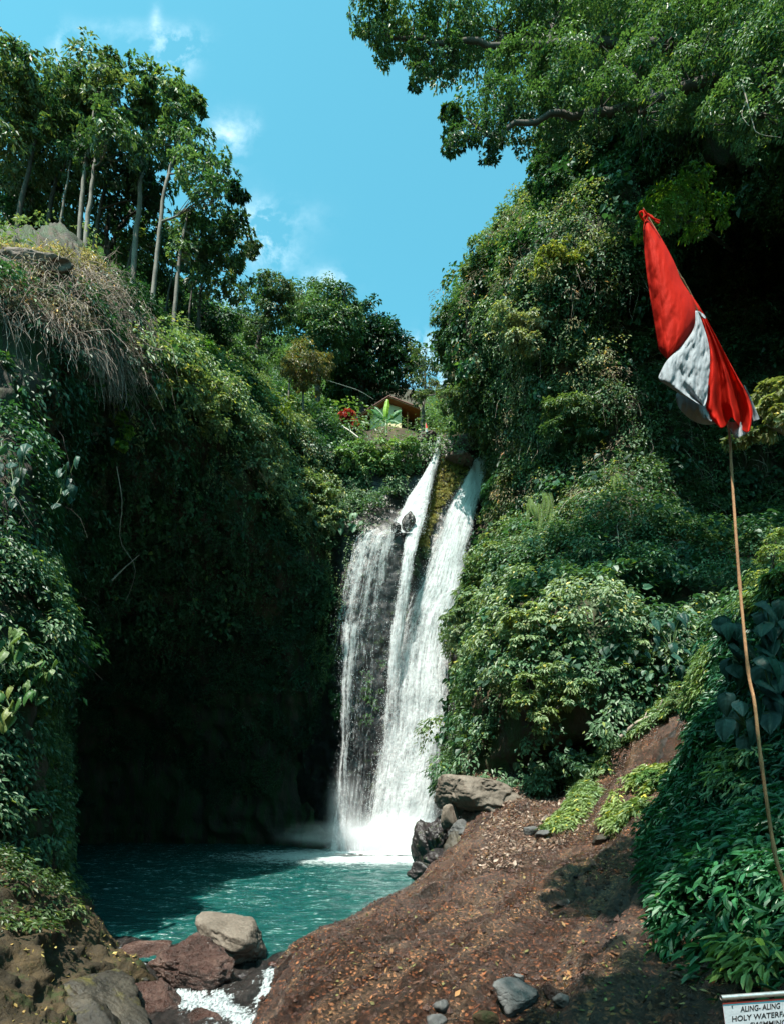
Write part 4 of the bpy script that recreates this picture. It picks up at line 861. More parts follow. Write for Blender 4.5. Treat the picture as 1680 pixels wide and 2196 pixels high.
UPL = [(938, 936, 943, 58.5, .42), (985, 925, 940, 56.9, .40), (1040, 893, 926, 55.6, .34), (1090, 862, 916, 54.5, .30), (1128, 838, 908, 53.4, .22), (1142, 834, 905, 53.0, .1)]
MID = [(1105, 886, 912, 54.1, .3), (1150, 870, 902, 52.8, .32), (1200, 860, 888, 51.9, .22), (1280, 848, 878, 51.4, .18), (1350, 836, 868, 51.3, .2), (1430, 828, 860, 51.3, .12), (1520, 822, 856, 51.2, .02), (1620, 814, 850, 51.0, -.1)]
VEIL = [(1290, 728, 850, 51.2, -.20), (1400, 724, 842, 51.1, -.19), (1520, 722, 832, 51.0, -.21), (1640, 716, 820, 50.8, -.18), (1740, 708, 806, 50.5, -.06), (1840, 700, 800, 50.3, .12)]
CURT = [(1134, 796, 862, 52.0, -.08), (1150, 768, 856, 51.5, .05), (1200, 750, 846, 51.2, .04), (1270, 734, 838, 51.1, .02), (1340, 720, 822, 51.0, -.06), (1410, 722, 795, 50.9, -.2), (1470, 724, 780, 50.9, -.36)]
THIN = [(1330, 730, 775, 50.9, .16), (1420, 728, 766, 50.8, .1), (1520, 728, 758, 50.7, .08), (1640, 722, 750, 50.6, .1), (1740, 712, 752, 50.4, .16), (1830, 700, 760, 50.2, .3)]
fall('waterfall', 'widest waterfall, a dense white plunge slanting down from the notch at the right', MAIN, M_FALL, 3, 3, lambda u: .10 * np.exp(-((u - .72) / .25) ** 2))
fall('waterfall', 'slanting white waterfall arm left of the mossy rib, above the black rock', UPL, M_FALL, 5, 2)
fall('waterfall', 'narrow strand of falling water between the black rock face and the mossy rib', MID, M_FALL, 7, 2)
fall('waterfall', 'lacy curtain of water over the dark ledge at the left of the falls', CURT, M_FALL, 9, 2, lambda u: .30 * np.exp(-(u / .25) ** 2) - .05 + .07 * np.cos(u * 25))
fall('waterfall', 'thin threads of water dropping past the green moss at the far left of the falls', THIN, M_FALL, 11, 1, lambda u: .08 * np.cos(u * 20))
fall('waterfall', 'faint misty veil of drops between the thin threads and the widest fall', VEIL, M_FALL, 13, 2)
# spray drops thrown off the falls
def spray(name, specs, seed):
    rng = np.random.default_rng(seed); out = []
    for rows, n, spread, ylo in specs:
        R = catmull(np.asarray(rows, float), 300, 0); i = (rng.random(n) ** ylo * 299).astype(int); u = rng.random(n)
        side = rng.random(n) < .55; u = np.where(side, np.where(rng.random(n) < .6, 0, 1) + rng.normal(size=n) * spread, u)
        x = R[i, 1] * (1 - u) + R[i, 2] * u; out.append(Pn(np.stack([x, R[i, 0] + rng.normal(size=n) * 4, R[i, 3] - .9 - rng.random(n) * .9], -1)))
    p = np.concatenate(out); k = len(p)
    base = np.array([(1, 0, 0), (-.5, .86, 0), (-.5, -.86, 0), (0, 0, 1.6)], float); tri = np.array([(0, 1, 3), (1, 2, 3), (2, 0, 3), (0, 2, 1)])
    s = .007 + .022 * rng.random(k) ** 2.5
    v = p[:, None] + base[None] * s[:, None, None]
    return tag(mesh_np(name, v.reshape(-1, 3), ((np.arange(k) * 4)[:, None, None] + tri).reshape(-1, 3), M_DROP, False), kind='stuff')
spray('spray', [(MAIN, 7000, .05, .75), (UPL, 1800, .07, .9), (MID, 1200, .12, .9), (CURT, 900, .07, .9), (THIN, 900, .25, .8)], 301)

def foam_material():
    m, N, out, o, nt = mat('foam')
    pos = N('ShaderNodeNewGeometry').outputs['Position']; a_ = N('ShaderNodeAttribute', attribute_name='Col').outputs['Fac']
    n = N('ShaderNodeTexNoise', {'Vector': pos, 'Scale': 2.2, 'Detail': 8.0, 'Roughness': .75})
    q = N('ShaderNodeMath', {0: n.outputs[0], 1: a_}, operation='ADD').outputs[0]
    al = N('ShaderNodeMapRange', {'Value': q, 'From Min': .85, 'From Max': 1.15}).outputs[0]
    bp = N('ShaderNodeBump', {'Height': n.outputs[0], 'Strength': .5, 'Distance': .08})
    b = N('ShaderNodeBsdfPrincipled', {'Base Color': (.88, .92, .93, 1), 'Roughness': .7, 'Normal': bp.outputs[0]})
    out(N('ShaderNodeMixShader', {0: al, 1: N('ShaderNodeBsdfTransparent').outputs[0], 2: b.outputs[0]}).outputs[0]); return m
u_ = np.linspace(-1, 1, 150); X_, Y_ = np.meshgrid(u_, u_); rr_ = np.sqrt(X_ ** 2 + Y_ ** 2); fc0 = P(812, 1836, 48.6)
qq = np.stack([X_.ravel() * 7.5, Y_.ravel() * 4.5, X_.ravel() * 0], 1); nz_ = fbm(qq, 1.5, 4, 61, True).reshape(150, 150)
Z_ = .06 + np.clip(1 - rr_ ** 2, 0, 1) * (.10 + .08 * nz_)
tag(mesh_np('foam', np.stack([fc0.x + X_.ravel() * 7.5, fc0.y + Y_.ravel() * 4.5, Z_.ravel()], 1), grid_faces(150, 150), foam_material(), True, np.repeat(np.clip(1.0 - rr_ * .95, 0, 1).reshape(-1, 1), 3, 1)), kind='stuff')

def mist_blob(c, r, dens, seed):
    bm = bmesh.new(); bmesh.ops.create_icosphere(bm, subdivisions=3, radius=1); me = bpy.data.meshes.new('mist'); bm.to_mesh(me); bm.free()
    o = obj('mist', me); o.location = c; o.scale = r; tag(o, kind='stuff')
    m = bpy.data.materials.new('mist'); m.use_nodes = True; nt = m.node_tree; nt.nodes.clear()
    out = nt.nodes.new('ShaderNodeOutputMaterial'); v = nt.nodes.new('ShaderNodeVolumePrincipled'); v.inputs['Color'].default_value = (.95, .97, 1, 1); v.inputs['Anisotropy'].default_value = .1
    tcn = nt.nodes.new('ShaderNodeTexCoord'); ln = nt.nodes.new('ShaderNodeVectorMath'); ln.operation = 'LENGTH'; nt.links.new(tcn.outputs['Object'], ln.inputs[0])
    mr = nt.nodes.new('ShaderNodeMapRange'); mr.interpolation_type = 'SMOOTHSTEP'; mr.inputs['From Min'].default_value = 1.0; mr.inputs['From Max'].default_value = .1; nt.links.new(ln.outputs['Value'], mr.inputs['Value'])
    nn = nt.nodes.new('ShaderNodeTexNoise'); nn.inputs['Scale'].default_value = 1.9; nn.inputs['Detail'].default_value = 3
    ad = nt.nodes.new('ShaderNodeVectorMath'); ad.operation = 'ADD'; ad.inputs[1].default_value = (seed, 0, 0); nt.links.new(tcn.outputs['Object'], ad.inputs[0]); nt.links.new(ad.outputs[0], nn.inputs['Vector'])
    nr = nt.nodes.new('ShaderNodeMapRange'); nr.inputs['From Min'].default_value = .35; nr.inputs['From Max'].default_value = .7; nt.links.new(nn.outputs[0], nr.inputs['Value'])
    a = nt.nodes.new('ShaderNodeMath'); a.operation = 'MULTIPLY'; nt.links.new(mr.outputs[0], a.inputs[0]); nt.links.new(nr.outputs[0], a.inputs[1])
    b2 = nt.nodes.new('ShaderNodeMath'); b2.operation = 'MULTIPLY'; b2.inputs[1].default_value = dens; nt.links.new(a.outputs[0], b2.inputs[0]); nt.links.new(b2.outputs[0], v.inputs['Density'])
    nt.links.new(v.outputs[0], out.inputs['Volume']); me.materials.append(m)
cy.volume_step_rate = 2.0; cy.volume_max_steps = 64
mist_blob(P(835, 1800, 49.2), (6.4, 2.8, 3.0), 1.3, 1)
mist_blob(P(742, 1740, 50.0), (2.2, 1.8, 4.6), .6, 5)
mist_blob(P(760, 1790, 49.0), (8.5, 3.2, 1.5), .35, 9)
mist_blob(P(925, 1700, 50.0), (2.2, 1.6, 5.0), .22, 13)

# ------------------------------------------------------------------ boulders
ON_SLOPE = set(['flat-topped grey boulder set in the brown slope near the bottom edge', 'small grey stone resting just above the flat-topped grey boulder', 'upright grey stone in the wet gully right of the flat-topped boulder', 'dark wet brown stone between the flat-topped boulder and the upright one', 'yellow-lichened stone in front of the flat-topped grey boulder', 'mossy brown stone at the bottom, left of the yellow-lichened one', 'half-buried grey stone on the very bottom edge left of the mossy brown one', 'smooth blue-grey stone on the upper slope, left of its neighbour below the leafy tongue', 'smooth blue-grey stone nearest the tip of the leafy tongue', 'small brown stone above the two smooth blue-grey ones', 'dark grey stone with a cap of moss at the edge of the slope shadow'])
ICO = {}
def ico(sub):
    if sub not in ICO:
        bm = bmesh.new(); bmesh.ops.create_icosphere(bm, subdivisions=sub, radius=1)
        ICO[sub] = (np.array([v.co[:] for v in bm.verts]), np.array([[v.index for v in f.verts] for f in bm.faces])); bm.free()
    return ICO[sub]
def boulder(name, label, cx_, cy_, w, h, d, m, seed, *a, **k):
    if label in ON_SLOPE: d = depth_at(cx_, cy_ + h * .3, 8, d) + .1 * h * d / F
    return boulder_(name, label, cx_, cy_, w, h, d, m, seed, *a, **k)
def boulder_(name, label, cx_, cy_, w, h, d, m, seed, sub=5, thick=.85, roll=0, yaw=0, sharp=9, planes=11, amp=.07, cat='boulder', group=None, top=None, fine=.02):
    """a rock of w x h photograph pixels centred at (cx_, cy_), depth d"""
    D, Fc = ico(sub); rng = np.random.default_rng(seed)
    n = unit(rng.normal(size=(planes, 3))); hh = .72 + .28 * rng.random(planes)
    if top is not None: n = np.vstack([n, unit(np.array([top[:3]], float))]); hh = np.append(hh, top[3])
    q = (np.maximum(D @ n.T, 0) / hh); r = (np.power(q, sharp).sum(1) + 1e-4) ** (-1 / sharp)
    r = np.minimum(r, 1.45)
    v = D * r[:, None]
    v = v * (1 + amp * fbm(D + seed, .55, 5, seed, True)[:, None] + fine * fbm(D + seed, .12, 3, seed + 2)[:, None])
    # crevices
    cr = np.abs(fbm(D * 1.0 + seed * 2, .8, 3, seed + 7)); v = v * (1 - .05 * np.exp(-(cr / .06) ** 2)[:, None])
    v = v / (v.max(0) - v.min(0)) * 2; v = v - (v.max(0) + v.min(0)) / 2
    s = d / F; v = v * np.array([w / 2 * s, w / 2 * s * thick, h / 2 * s])
    mt = np.array(Matrix.Rotation(math.radians(roll), 3, 'Y') @ Matrix.Rotation(math.radians(yaw), 3, 'Z')); v = v @ mt.T
    o = mesh_np(name, v, Fc, m, True); o.location = P(cx_, cy_, d)
    tag(o, label, cat, group); return o
boulder('boulder', 'pale tan boulder at the pool edge, highest of the foreground group', 490, 2016, 176, 112, 15.4, M_TAN, 12, 6, top=(-.35, -.25, .9, .55), roll=17, amp=.05)
boulder('boulder', 'big wet red-brown boulder in front of the pale tan one', 416, 2086, 196, 152, 13.6, M_BROWN, 23, 6, thick=.8, amp=.12, fine=.035, top=(-.1, -.5, .85, .7))
boulder('boulder', 'low grey-brown boulder between the diagonal slab and the stream rapids', 322, 2156, 160, 96, 11.6, M_BROWN, 31, 6, roll=20, top=(-.2, -.3, .93, .5), amp=.06)
boulder('boulder', 'small rounded red-brown boulder at the bottom edge beside the rapids', 437, 2192, 90, 50, 10.3, M_BROWN, 37, 5, amp=.05)
boulder('boulder', 'dark red wet rock barely above the water left of the big boulders', 304, 2046, 112, 40, 16.0, M_BROWN, 41, 5, amp=.06, top=(0, -.3, .95, .5))
boulder('boulder', 'dark rock slab lying diagonally at the lower left corner', 238, 2150, 210, 66, 10.6, M_SLAB, 43, 6, roll=33, thick=.9, top=(-.1, -.2, .95, .5), amp=.06)
boulder('boulder', 'pale-streaked rock leaning under the diagonal slab at the bottom left', 200, 2188, 150, 80, 9.6, M_SLAB, 47, 5, roll=40, amp=.08)
boulder('boulder', 'little dark rock wedged above the low grey-brown boulder', 299, 2100, 44, 32, 13.2, M_SLAB, 53, 5)
boulder('boulder', 'tiny orange-brown stone at the right foot of the pale tan boulder', 588, 2068, 26, 12, 14.6, M_RED, 56, 4)
boulder('boulder', 'flat-topped grey boulder set in the brown slope near the bottom edge', 1105, 2142, 112, 84, 8.9, M_GREY, 61, 6, top=(.15, -.45, .88, .5), roll=8, amp=.045)
boulder('boulder', 'small grey stone resting just above the flat-topped grey boulder', 1112, 2098, 24, 20, 9.8, M_GREY, 62, 4)
boulder('boulder', 'upright grey stone in the wet gully right of the flat-topped boulder', 1204, 2146, 34, 34, 8.6, M_GREY, 63, 4, roll=-40)
boulder('boulder', 'dark wet brown stone between the flat-topped boulder and the upright one', 1184, 2128, 44, 34, 9.0, M_BROWN, 64, 5)
boulder('boulder', 'yellow-lichened stone in front of the flat-topped grey boulder', 1040, 2184, 56, 42, 8.2, M_MOUND, 65, 5)
boulder('boulder', 'mossy brown stone at the bottom, left of the yellow-lichened one', 945, 2160, 34, 30, 8.9, M_GREY, 66, 4)
boulder('boulder', 'half-buried grey stone on the very bottom edge left of the mossy brown one', 936, 2192, 46, 34, 8.2, M_GREY, 67, 4)
boulder('boulder', 'smooth blue-grey stone on the upper slope, left of its neighbour below the leafy tongue', 1136, 1781, 32, 24, 24.6, M_GREY, 71, 4, roll=-25)
boulder('boulder', 'smooth blue-grey stone nearest the tip of the leafy tongue', 1162, 1789, 34, 20, 24.0, M_GREY, 72, 4, roll=-20)
boulder('boulder', 'small brown stone above the two smooth blue-grey ones', 1170, 1757, 16, 16, 26.0, M_TAN, 73, 4)
boulder('boulder', 'dark grey stone with a cap of moss at the edge of the slope shadow', 1285, 1802, 40, 24, 20.2, M_SLAB, 74, 5, roll=-20)
boulder('boulder', 'flat tan rock shelf with the overhanging nose beside the foot of the falls', 1022, 1712, 176, 92, 31.4, M_TAN, 81, 6, thick=1.6, roll=8, top=(0, -.1, 1, .5), sharp=7, amp=.04, cat='rock shelf')
boulder('boulder', 'brown block directly under the nose of the tan rock shelf', 966, 1752, 44, 56, 30.2, M_TAN, 82, 5)
boulder('boulder', 'grey cracked block at the slope edge below the tan rock shelf', 1004, 1782, 84, 46, 29.0, M_GREY, 83, 5, roll=10, amp=.08)
boulder('boulder', 'dark block standing in for the shaded cavity below the grey cracked one', 978, 1822, 60, 84, 28.3, M_SLAB, 84, 5, amp=.12)  # dark-coloured rock takes the place of a shaded cavity
boulder('boulder', 'pale stained block at the bottom of the ledge wall above the pool', 962, 1866, 44, 62, 26.6, M_TAN, 85, 5, roll=-12)
boulder('boulder', 'black wet boulder at the pool edge washed by the foot of the falls', 918, 1815, 84, 120, 34, M_WETROCK, 86, 6, roll=-22, amp=.1, thick=1.2)
boulder('boulder', 'wide dark wet rock face between the washed black boulder and the brown block', 948, 1800, 84, 120, 33, M_WETROCK, 186, 6, roll=-12, amp=.13, thick=1.3)
boulder('boulder', 'dark rock shoulder sloping into the pool under the dark cavity block', 944, 1858, 92, 80, 30, M_WETROCK, 187, 6, roll=-28, amp=.13, thick=1.2)
boulder('boulder', 'rounded dark rock at the pool edge below the pale stained block', 925, 1898, 60, 44, 27, M_WETROCK, 188, 5, roll=-20, amp=.11)
boulder('boulder', 'low dark wet rock in the pool below the washed black boulder', 902, 1872, 62, 52, 29, M_WETROCK, 87, 5, amp=.1)
boulder('boulder', 'small black rock at the waterline where the brown slope begins', 898, 1912, 22, 26, 25, M_WETROCK, 88, 4)
boulder('boulder', 'smooth brown boulder capping the mossy rib between the two falls', 983, 984, 62, 24, 56.6, M_RIMROCK, 91, 5, cat='boulder')
boulder('boulder', 'creviced brown rock outcrop at the lip above the mossy rib', 996, 958, 64, 40, 58, M_RIMROCK, 92, 5, amp=.12)
boulder('boulder', 'broken brown rock at the lip left of the narrow upper waterfall', 917, 936, 52, 30, 58.5, M_RIMROCK, 93, 5, amp=.14)
boulder('boulder', 'black wet rock splitting the left waterfall', 874, 1124, 34, 54, 52.6, M_WETROCK, 94, 5, amp=.13)
boulder('boulder', 'moss-topped dark rock just left of the black one in the falls', 849, 1136, 22, 36, 52.0, M_WETROCK, 95, 5, amp=.13)
boulder('boulder', 'bare weathered rock outcrop on the rim under the tall left trees', 66, 580, 215, 58, depth_at(75, 590, 20, 27) + .3, M_RIMROCK, 96, 6, roll=5, amp=.14, thick=.4, cat='rock outcrop')

rs = random.Random(8)
for k, (x, y, w, h_, dd_, m_, lb_) in enumerate([(352, 2068, 34, 18, 15.0, M_BROWN, 'small wet brown stone at the water left of the big red-brown boulder'), (530, 2100, 40, 22, 14.0, M_WETROCK, 'dark stone in the shade under the pale tan boulder'),
        (520, 2128, 44, 20, 12.9, M_WETROCK, 'flat dark stone washed by the rapids right of the big red-brown boulder'), (385, 2178, 30, 18, 11.0, M_BROWN, 'small stone touching the right end of the low grey-brown boulder'),
        (585, 2180, 60, 30, 10.6, M_WETROCK, 'dark wet stone where the slope meets the rapids'), (640, 2150, 46, 20, 11.3, M_BROWN, 'low brown rock breaking the slope edge beside the rapids'),
        (262, 2068, 30, 22, 14.8, M_WETROCK, 'small dark stone at the foot of the earthy mound by the pool outlet')]):
    boulder('boulder', lb_, x, y, w, h_, dd_, m_, 700 + k, 4, roll=rs.uniform(-20, 20), amp=.08)

# ------------------------------------------------------------------ big-leaved plants
def heart_leaf_mesh(name, L, W, m, seed, colA, colB, drooping=.35):
    nu, nv = 15, 15; v = np.linspace(0, 1, nv); u = np.linspace(-1, 1, nu)
    prof = np.sin(np.clip(v, 0, 1) ** .52 * math.pi) ** .7 * (1 - .30 * v) * 1.1
    Vv, Uu = np.meshgrid(v, u, indexing='ij'); X = Uu * prof[:, None] * W / 2
    back = -.17 * L * (np.abs(Uu) ** 1.2) * np.exp(-(Vv / .25) ** 2) * (np.abs(Uu) > .0)
    Y = Vv * L + back
    rng = np.random.default_rng(seed)
    Z = -.16 * W * np.abs(Uu) ** 1.5 * prof[:, None] - drooping * L * Vv ** 2 + .018 * W * np.cos(Vv * 30 - np.abs(Uu) * 7) * (np.abs(Uu) > .05) + .03 * L * np.sin(Uu * 5 + seed)
    Z = Z - .03 * W * np.exp(-(Uu / .08) ** 2)
    n = nu * nv; t = rng.random()
    c = np.asarray(colA) * (1 - t) + np.asarray(colB) * t; C = np.repeat(c[None], n, 0) * (1 + .12 * np.cos(Vv * 30 - np.abs(Uu) * 7)).reshape(-1, 1)
    C[(np.abs(Uu) < .09).ravel()] *= 1.4
    return mesh_np(name, np.stack([X, Y, Z], -1).reshape(-1, 3), grid_faces(nv, nu), m, True, C, link=False)
def ear_plant(label, px, py, d, spots, L, seed, A, B, group, yawc=0, pitch=-55):
    b = P(px, py, d); t = thing('elephant_ear_plant', b, label, 'plant', group); rng = random.Random(seed); tb = Tubes()
    meshes = [heart_leaf_mesh('leaf', L, L * .82, M_BIG, seed + k, A, B, (.15, .3, .5, .7)[k]) for k in range(4)]
    for i, (x, y) in enumerate(spots):
        p = P(x, y, d + rng.uniform(-.35, .25)); o = obj('leaf', meshes[i % 4] if i < 40 else meshes[0], t)
        sc = rng.uniform(.75, 1.2); o.matrix_world = Matrix.Identity(4)
        M = Matrix.Translation(p) @ Matrix.Rotation(math.radians(yawc + rng.uniform(-45, 45) + 180), 4, 'Z') @ Matrix.Rotation(math.radians(pitch + rng.uniform(-22, 22)), 4, 'X') @ Matrix.Scale(sc, 4)
        o.matrix_parent_inverse = Matrix.Identity(4); o.matrix_basis = Matrix.Translation(-b) @ M
        q = (b + p) / 2 + Vector((0, .1, .25 * L)); tb.path([b, q, p], .012 + .012 * L, .008 + .006 * L, 8, 5)
    tb.build('stem', M_STEM, t); return t
M_STEM = plain('green_stem', (.06, .11, .03), .5)
BL = (.008, .036, .026); BL2 = (.016, .062, .042)
GE = 'elephant ear plants on the right bank'
def rspots(cx_, cy_, rx, ry, n, seed):
    r = random.Random(seed); return [(cx_ + r.uniform(-1, 1) * rx, cy_ + r.uniform(-1, 1) * ry) for _ in range(n)]
ear_plant('blue-green elephant ear plant highest on the right bank at the frame edge', 1670, 1400, 11.6, rspots(1655, 1345, 32, 56, 18, 1), .42, 401, BL, BL2, GE)
ear_plant('blue-green elephant ear plant left of the bamboo pole, above the bright fern-like tuft', 1580, 1420, 12.4, rspots(1572, 1375, 34, 52, 17, 2), .40, 402, BL, BL2, GE)
ear_plant('dark elephant ear plant right of the bamboo pole, over the nettle leaves', 1660, 1500, 10.8, rspots(1650, 1455, 32, 48, 16, 3), .42, 403, BL, BL2, GE)
ear_plant('elephant ear plant with grey-veined hanging leaves, lowest on the bank', 1600, 1560, 11.0, [(1553, 1545), (1598, 1585), (1572, 1530), (1620, 1545), (1650, 1530), (1585, 1505), (1555, 1490), (1670, 1545)], .44, 404, (.03, .07, .06), (.06, .11, .095), GE)
ear_plant('dim elephant ear plant in the shaded hollow left of the pole', 1440, 1400, 17.5, rspots(1440, 1370, 34, 70, 12, 5), .34, 405, BL, BL2, GE)
GW = 'big-leaved plants on the near left wall'
ear_plant('sunlit big-leaved plant at the left frame edge, topmost of the bright ones', 15, 1400, 15.2, rspots(20, 1370, 32, 46, 17, 6), .36, 411, (.03, .09, .02), (.12, .17, .06), GW, yawc=-25)
ear_plant('sunlit big-leaved plant with yellowing leaves right of the frame-edge clump', 85, 1480, 16.2, rspots(82, 1455, 38, 42, 18, 7), .34, 412, (.03, .10, .025), (.11, .16, .055), GW, yawc=-25)
ear_plant('sunlit big-leaved plant low on the left wall above the small hanging leaves', 25, 1540, 14.6, rspots(28, 1505, 36, 40, 16, 8), .36, 413, (.03, .09, .02), (.15, .17, .045), GW, yawc=-25)
ear_plant('shaded blue-green climber with big leaves high on the left wall', 30, 1060, 16.8, rspots(28, 1010, 36, 70, 12, 9), .38, 414, BL, BL2, GW, yawc=-25)
ear_plant('small-leaved blue-green climber on the dark left wall below the dead stalks', 130, 1060, 19.8, rspots(135, 1030, 28, 55, 11, 10), .34, 415, BL, BL2, GW, yawc=-25)
ear_plant('pale round-leaved plant on the ledge at the left lip of the falls', 760, 1130, 51.0, rspots(752, 1120, 26, 22, 12, 11), .5, 416, (.04, .11, .06), (.12, .20, .12), 'plants beside the falls')

# banana, palm, red cordyline
def strap_leaf(name, pts, wid, m, col, seed, nu=7, tear=.0):
    p = catmull(np.asarray([tuple(q) for q in pts], float), 22, 0); t = unit(np.gradient(p, axis=0)); sd = unit(np.cross(t, np.array([.05, -1, .1])))
    v = np.linspace(0, 1, 22); w = wid * np.clip(np.sin(np.clip(v, .02, .98) * math.pi) ** .45, .12, 1) * np.where(v < .06, .15, 1)
    u = np.linspace(-1, 1, nu); G = p[:, None] + sd[:, None] * (w[:, None] * u[None] / 2)[..., None]
    G[..., 1] += (np.abs(u)[None] * w[:, None] * .25); rg = np.random.default_rng(seed); G += (rg.normal(size=(22, 1, 3)) * tear * np.abs(u)[None, :, None])
    C = np.repeat(np.asarray(col)[None], 22 * nu, 0) * (1 + .2 * np.cos(np.repeat(v[:, None], nu, 1) * 60).reshape(-1, 1)); C[np.tile(np.abs(u) < .1, 22)] *= 1.5
    return G, C
t = thing('banana_plant', P(828, 922, 65), 'banana plant with one upright leaf tinted lime as if backlit in front of the house', 'banana plant')
tb = Tubes(); tb.path([P(828, 935, 65), P(827, 915, 65), P(828, 900, 65)], .16, .09, 8, 8); tb.build('pseudostem', M_STEM, t)
for k, (pts, w, col) in enumerate([
        ([P(828, 900, 65), P(827, 885, 64.8), P(829, 868, 64.8), P(831, 856, 64.9)], .62, (.20, .36, .03)),  # lime colour paints light shining through this leaf
        ([P(828, 902, 65), P(815, 892, 64.6), P(803, 882, 64.5), P(795, 878, 64.4)], .55, (.05, .15, .04)),
        ([P(828, 902, 65), P(818, 886, 65.2), P(808, 876, 65.4), P(803, 872, 65.6)], .4, (.03, .10, .03)),
        ([P(828, 903, 65), P(840, 893, 64.6), P(852, 884, 64.4), P(860, 880, 64.2)], .6, (.05, .15, .05)),
        ([P(828, 904, 65), P(838, 902, 64.4), P(848, 904, 64.2), P(855, 908, 64.0)], .45, (.04, .13, .05)),
        ([P(828, 904, 65), P(818, 900, 64.4), P(810, 901, 64.2), P(804, 905, 64.0)], .4, (.04, .12, .04))]):
    G, C = strap_leaf('leaf', pts, w, M_GLOSSY, col, k, tear=.02); mesh_np('leaf', G.reshape(-1, 3), grid_faces(22, 7), M_LEAF, True, C, t)
t = thing('palm_tree', P(738, 700, 66), 'palm whose dark feathery crown pokes above the hilltop trees', 'palm tree')
tb = Tubes(); tb.path([P(733, 720, 66), P(736, 670, 66), P(740, 622, 66)], .14, .10, 12, 7); tb.build('trunk', M_BARKD, t)
top = np.array(P(740, 620, 66)); rg = np.random.default_rng(5)
for k in range(11):
    a = k / 11 * 2 * math.pi + .2; dr = np.array([math.cos(a), math.sin(a) * .8, 0]); L_ = 1.35
    lv = Leaves(k); s_ = np.linspace(.12, 1, 16); C = top + dr * (s_ * L_)[:, None] + UPV * ((.75 * s_ - 1.0 * s_ ** 2) * L_ * (.6 + .5 * rg.random()))[:, None]
    tt = unit(np.gradient(C, axis=0)); sd = unit(np.cross(tt, UPV))
    for sg in (-1, 1):
        lv.add(C, sd * sg + tt * .8 - UPV * .35, np.tile(UPV, (16, 1)) + sd * sg * .3, .42 * np.sin(s_ * 2.6 + .3) + .06, .07, np.tile(np.array([[.02, .07, .03]]), (16, 1)))
    lv.build('frond', M_GLOSSY, t)
def cordyline(label, spots, d, seed):
    t = thing('cordyline_shrub', P(spots[0][0], spots[0][1] + 22, d), label, 'shrub', 'red cordyline shrubs'); lv = Leaves(seed)
    for (x, y, r) in spots: lv.blob(P(x, y, d), r / F * d, 14, 26, .32, (.22, .015, .02), (.42, .05, .05), W=.1)
    lv.build('foliage', M_LEAF, t); tb = Tubes()
    for (x, y, r) in spots: tb.path([P(spots[0][0], spots[0][1] + 24, d), P(x, y + 8, d), P(x, y, d)], .06, .03, 6, 5)
    tb.build('stem', M_BARKD, t)
cordyline('taller crimson-leaved shrub on the slope left of the house', [(746, 884, 9), (738, 892, 9), (750, 894, 9), (742, 900, 8)], 61, 431)
cordyline('small trailing red shrub just below the taller crimson one', [(760, 906, 6), (764, 914, 6)], 61, 432)

# ------------------------------------------------------------------ shrubs one can tell apart
def shrub(label, x, y, blobs, d, L, A, B, seed, group=None, m=None, **kw):
    dn = [depth_at(a, b, 22, d) for a, b, r in blobs]; d = float(np.median(dn)) - 1.3 * min(1, d / 30); t = thing('shrub', P(x, y, d), label, 'shrub', group); tb = Tubes()
    for (a, b, r) in blobs: tb.path([P(x, y + 6, d + .8), ((P(x, y, d) + P(a, b, d)) / 2), P(a, b, d)], .05, .02, 7, 5, .1, seed)
    tb.build('stem', M_BARKD, t); crown_leaves([(a, b, r, min(d, q - .5)) for (a, b, r), q in zip(blobs, dn)], seed, L, A, B, 1.1, k=34, **kw).build('foliage', m or M_LEAF, t); return t
shrub('bright lime bush on the ridge between the left cliff and the hill', 430, 790, [(425, 752, 16), (445, 746, 14), (410, 745, 12)], 44, .24, (.10, .22, .03), (.18, .30, .05), 441)
shrub('yellow-green bush on the slope left of the dry-leaved tree', 600, 905, [(590, 870, 22), (615, 875, 22), (600, 895, 24), (635, 885, 14)], 56, .26, (.12, .20, .03), (.20, .26, .05), 442)
shrub('fresh green bush left of the crimson shrubs, under the dark tree', 700, 915, [(690, 880, 20), (715, 878, 18), (700, 900, 18), (730, 892, 12)], 60, .3, (.05, .17, .03), (.09, .24, .05), 443)
shrub('pale leafy branch arching out over the dark face from the ridge', 330, 800, [(345, 790, 22), (380, 800, 24), (420, 810, 24), (455, 835, 18), (480, 860, 14), (350, 830, 16), (335, 860, 12)], 35, .2, (.12, .17, .07), (.28, .32, .16), 444, detail=2)
shrub('yellow-green bush trailing down the cliff edge below the dead creepers', 265, 890, [(260, 860, 16), (255, 895, 14), (270, 925, 14), (262, 955, 10)], 27.5, .17, (.09, .20, .03), (.16, .26, .05), 445, detail=2)
shrub('leafy bush bulging from the cliff to the right of the arching branch', 540, 960, [(530, 930, 30), (560, 960, 30), (540, 990, 28), (585, 930, 24), (510, 900, 20), (575, 1010, 24)], 46.5, .26, GM, PALE, 446)
shrub('round bright bush below the house, above the slanting waterfall arm', 790, 990, [(770, 968, 24), (810, 966, 22), (850, 962, 22), (790, 995, 26), (740, 985, 24), (880, 955, 18), (830, 990, 20)], 54.6, .27, (.07, .17, .05), (.16, .26, .10), 447)
shrub('white-flecked leafy bush hanging beside the top of the widest fall', 1070, 1060, [(1065, 1010, 18), (1055, 1045, 18), (1080, 1040, 20), (1050, 1080, 14), (1075, 1085, 16), (1060, 1120, 12)], 51.0, .27, GL, (.32, .36, .24), 448)
shrub('leafy bough reaching over the falls from the right at half their height', 1050, 1340, [(960, 1330, 14), (985, 1320, 20), (1010, 1290, 26), (975, 1360, 14), (1010, 1350, 28), (1040, 1300, 30), (990, 1395, 16), (1030, 1400, 28)], 37.5, .24, GL, PALE, 449, detail=2, droop=.9)
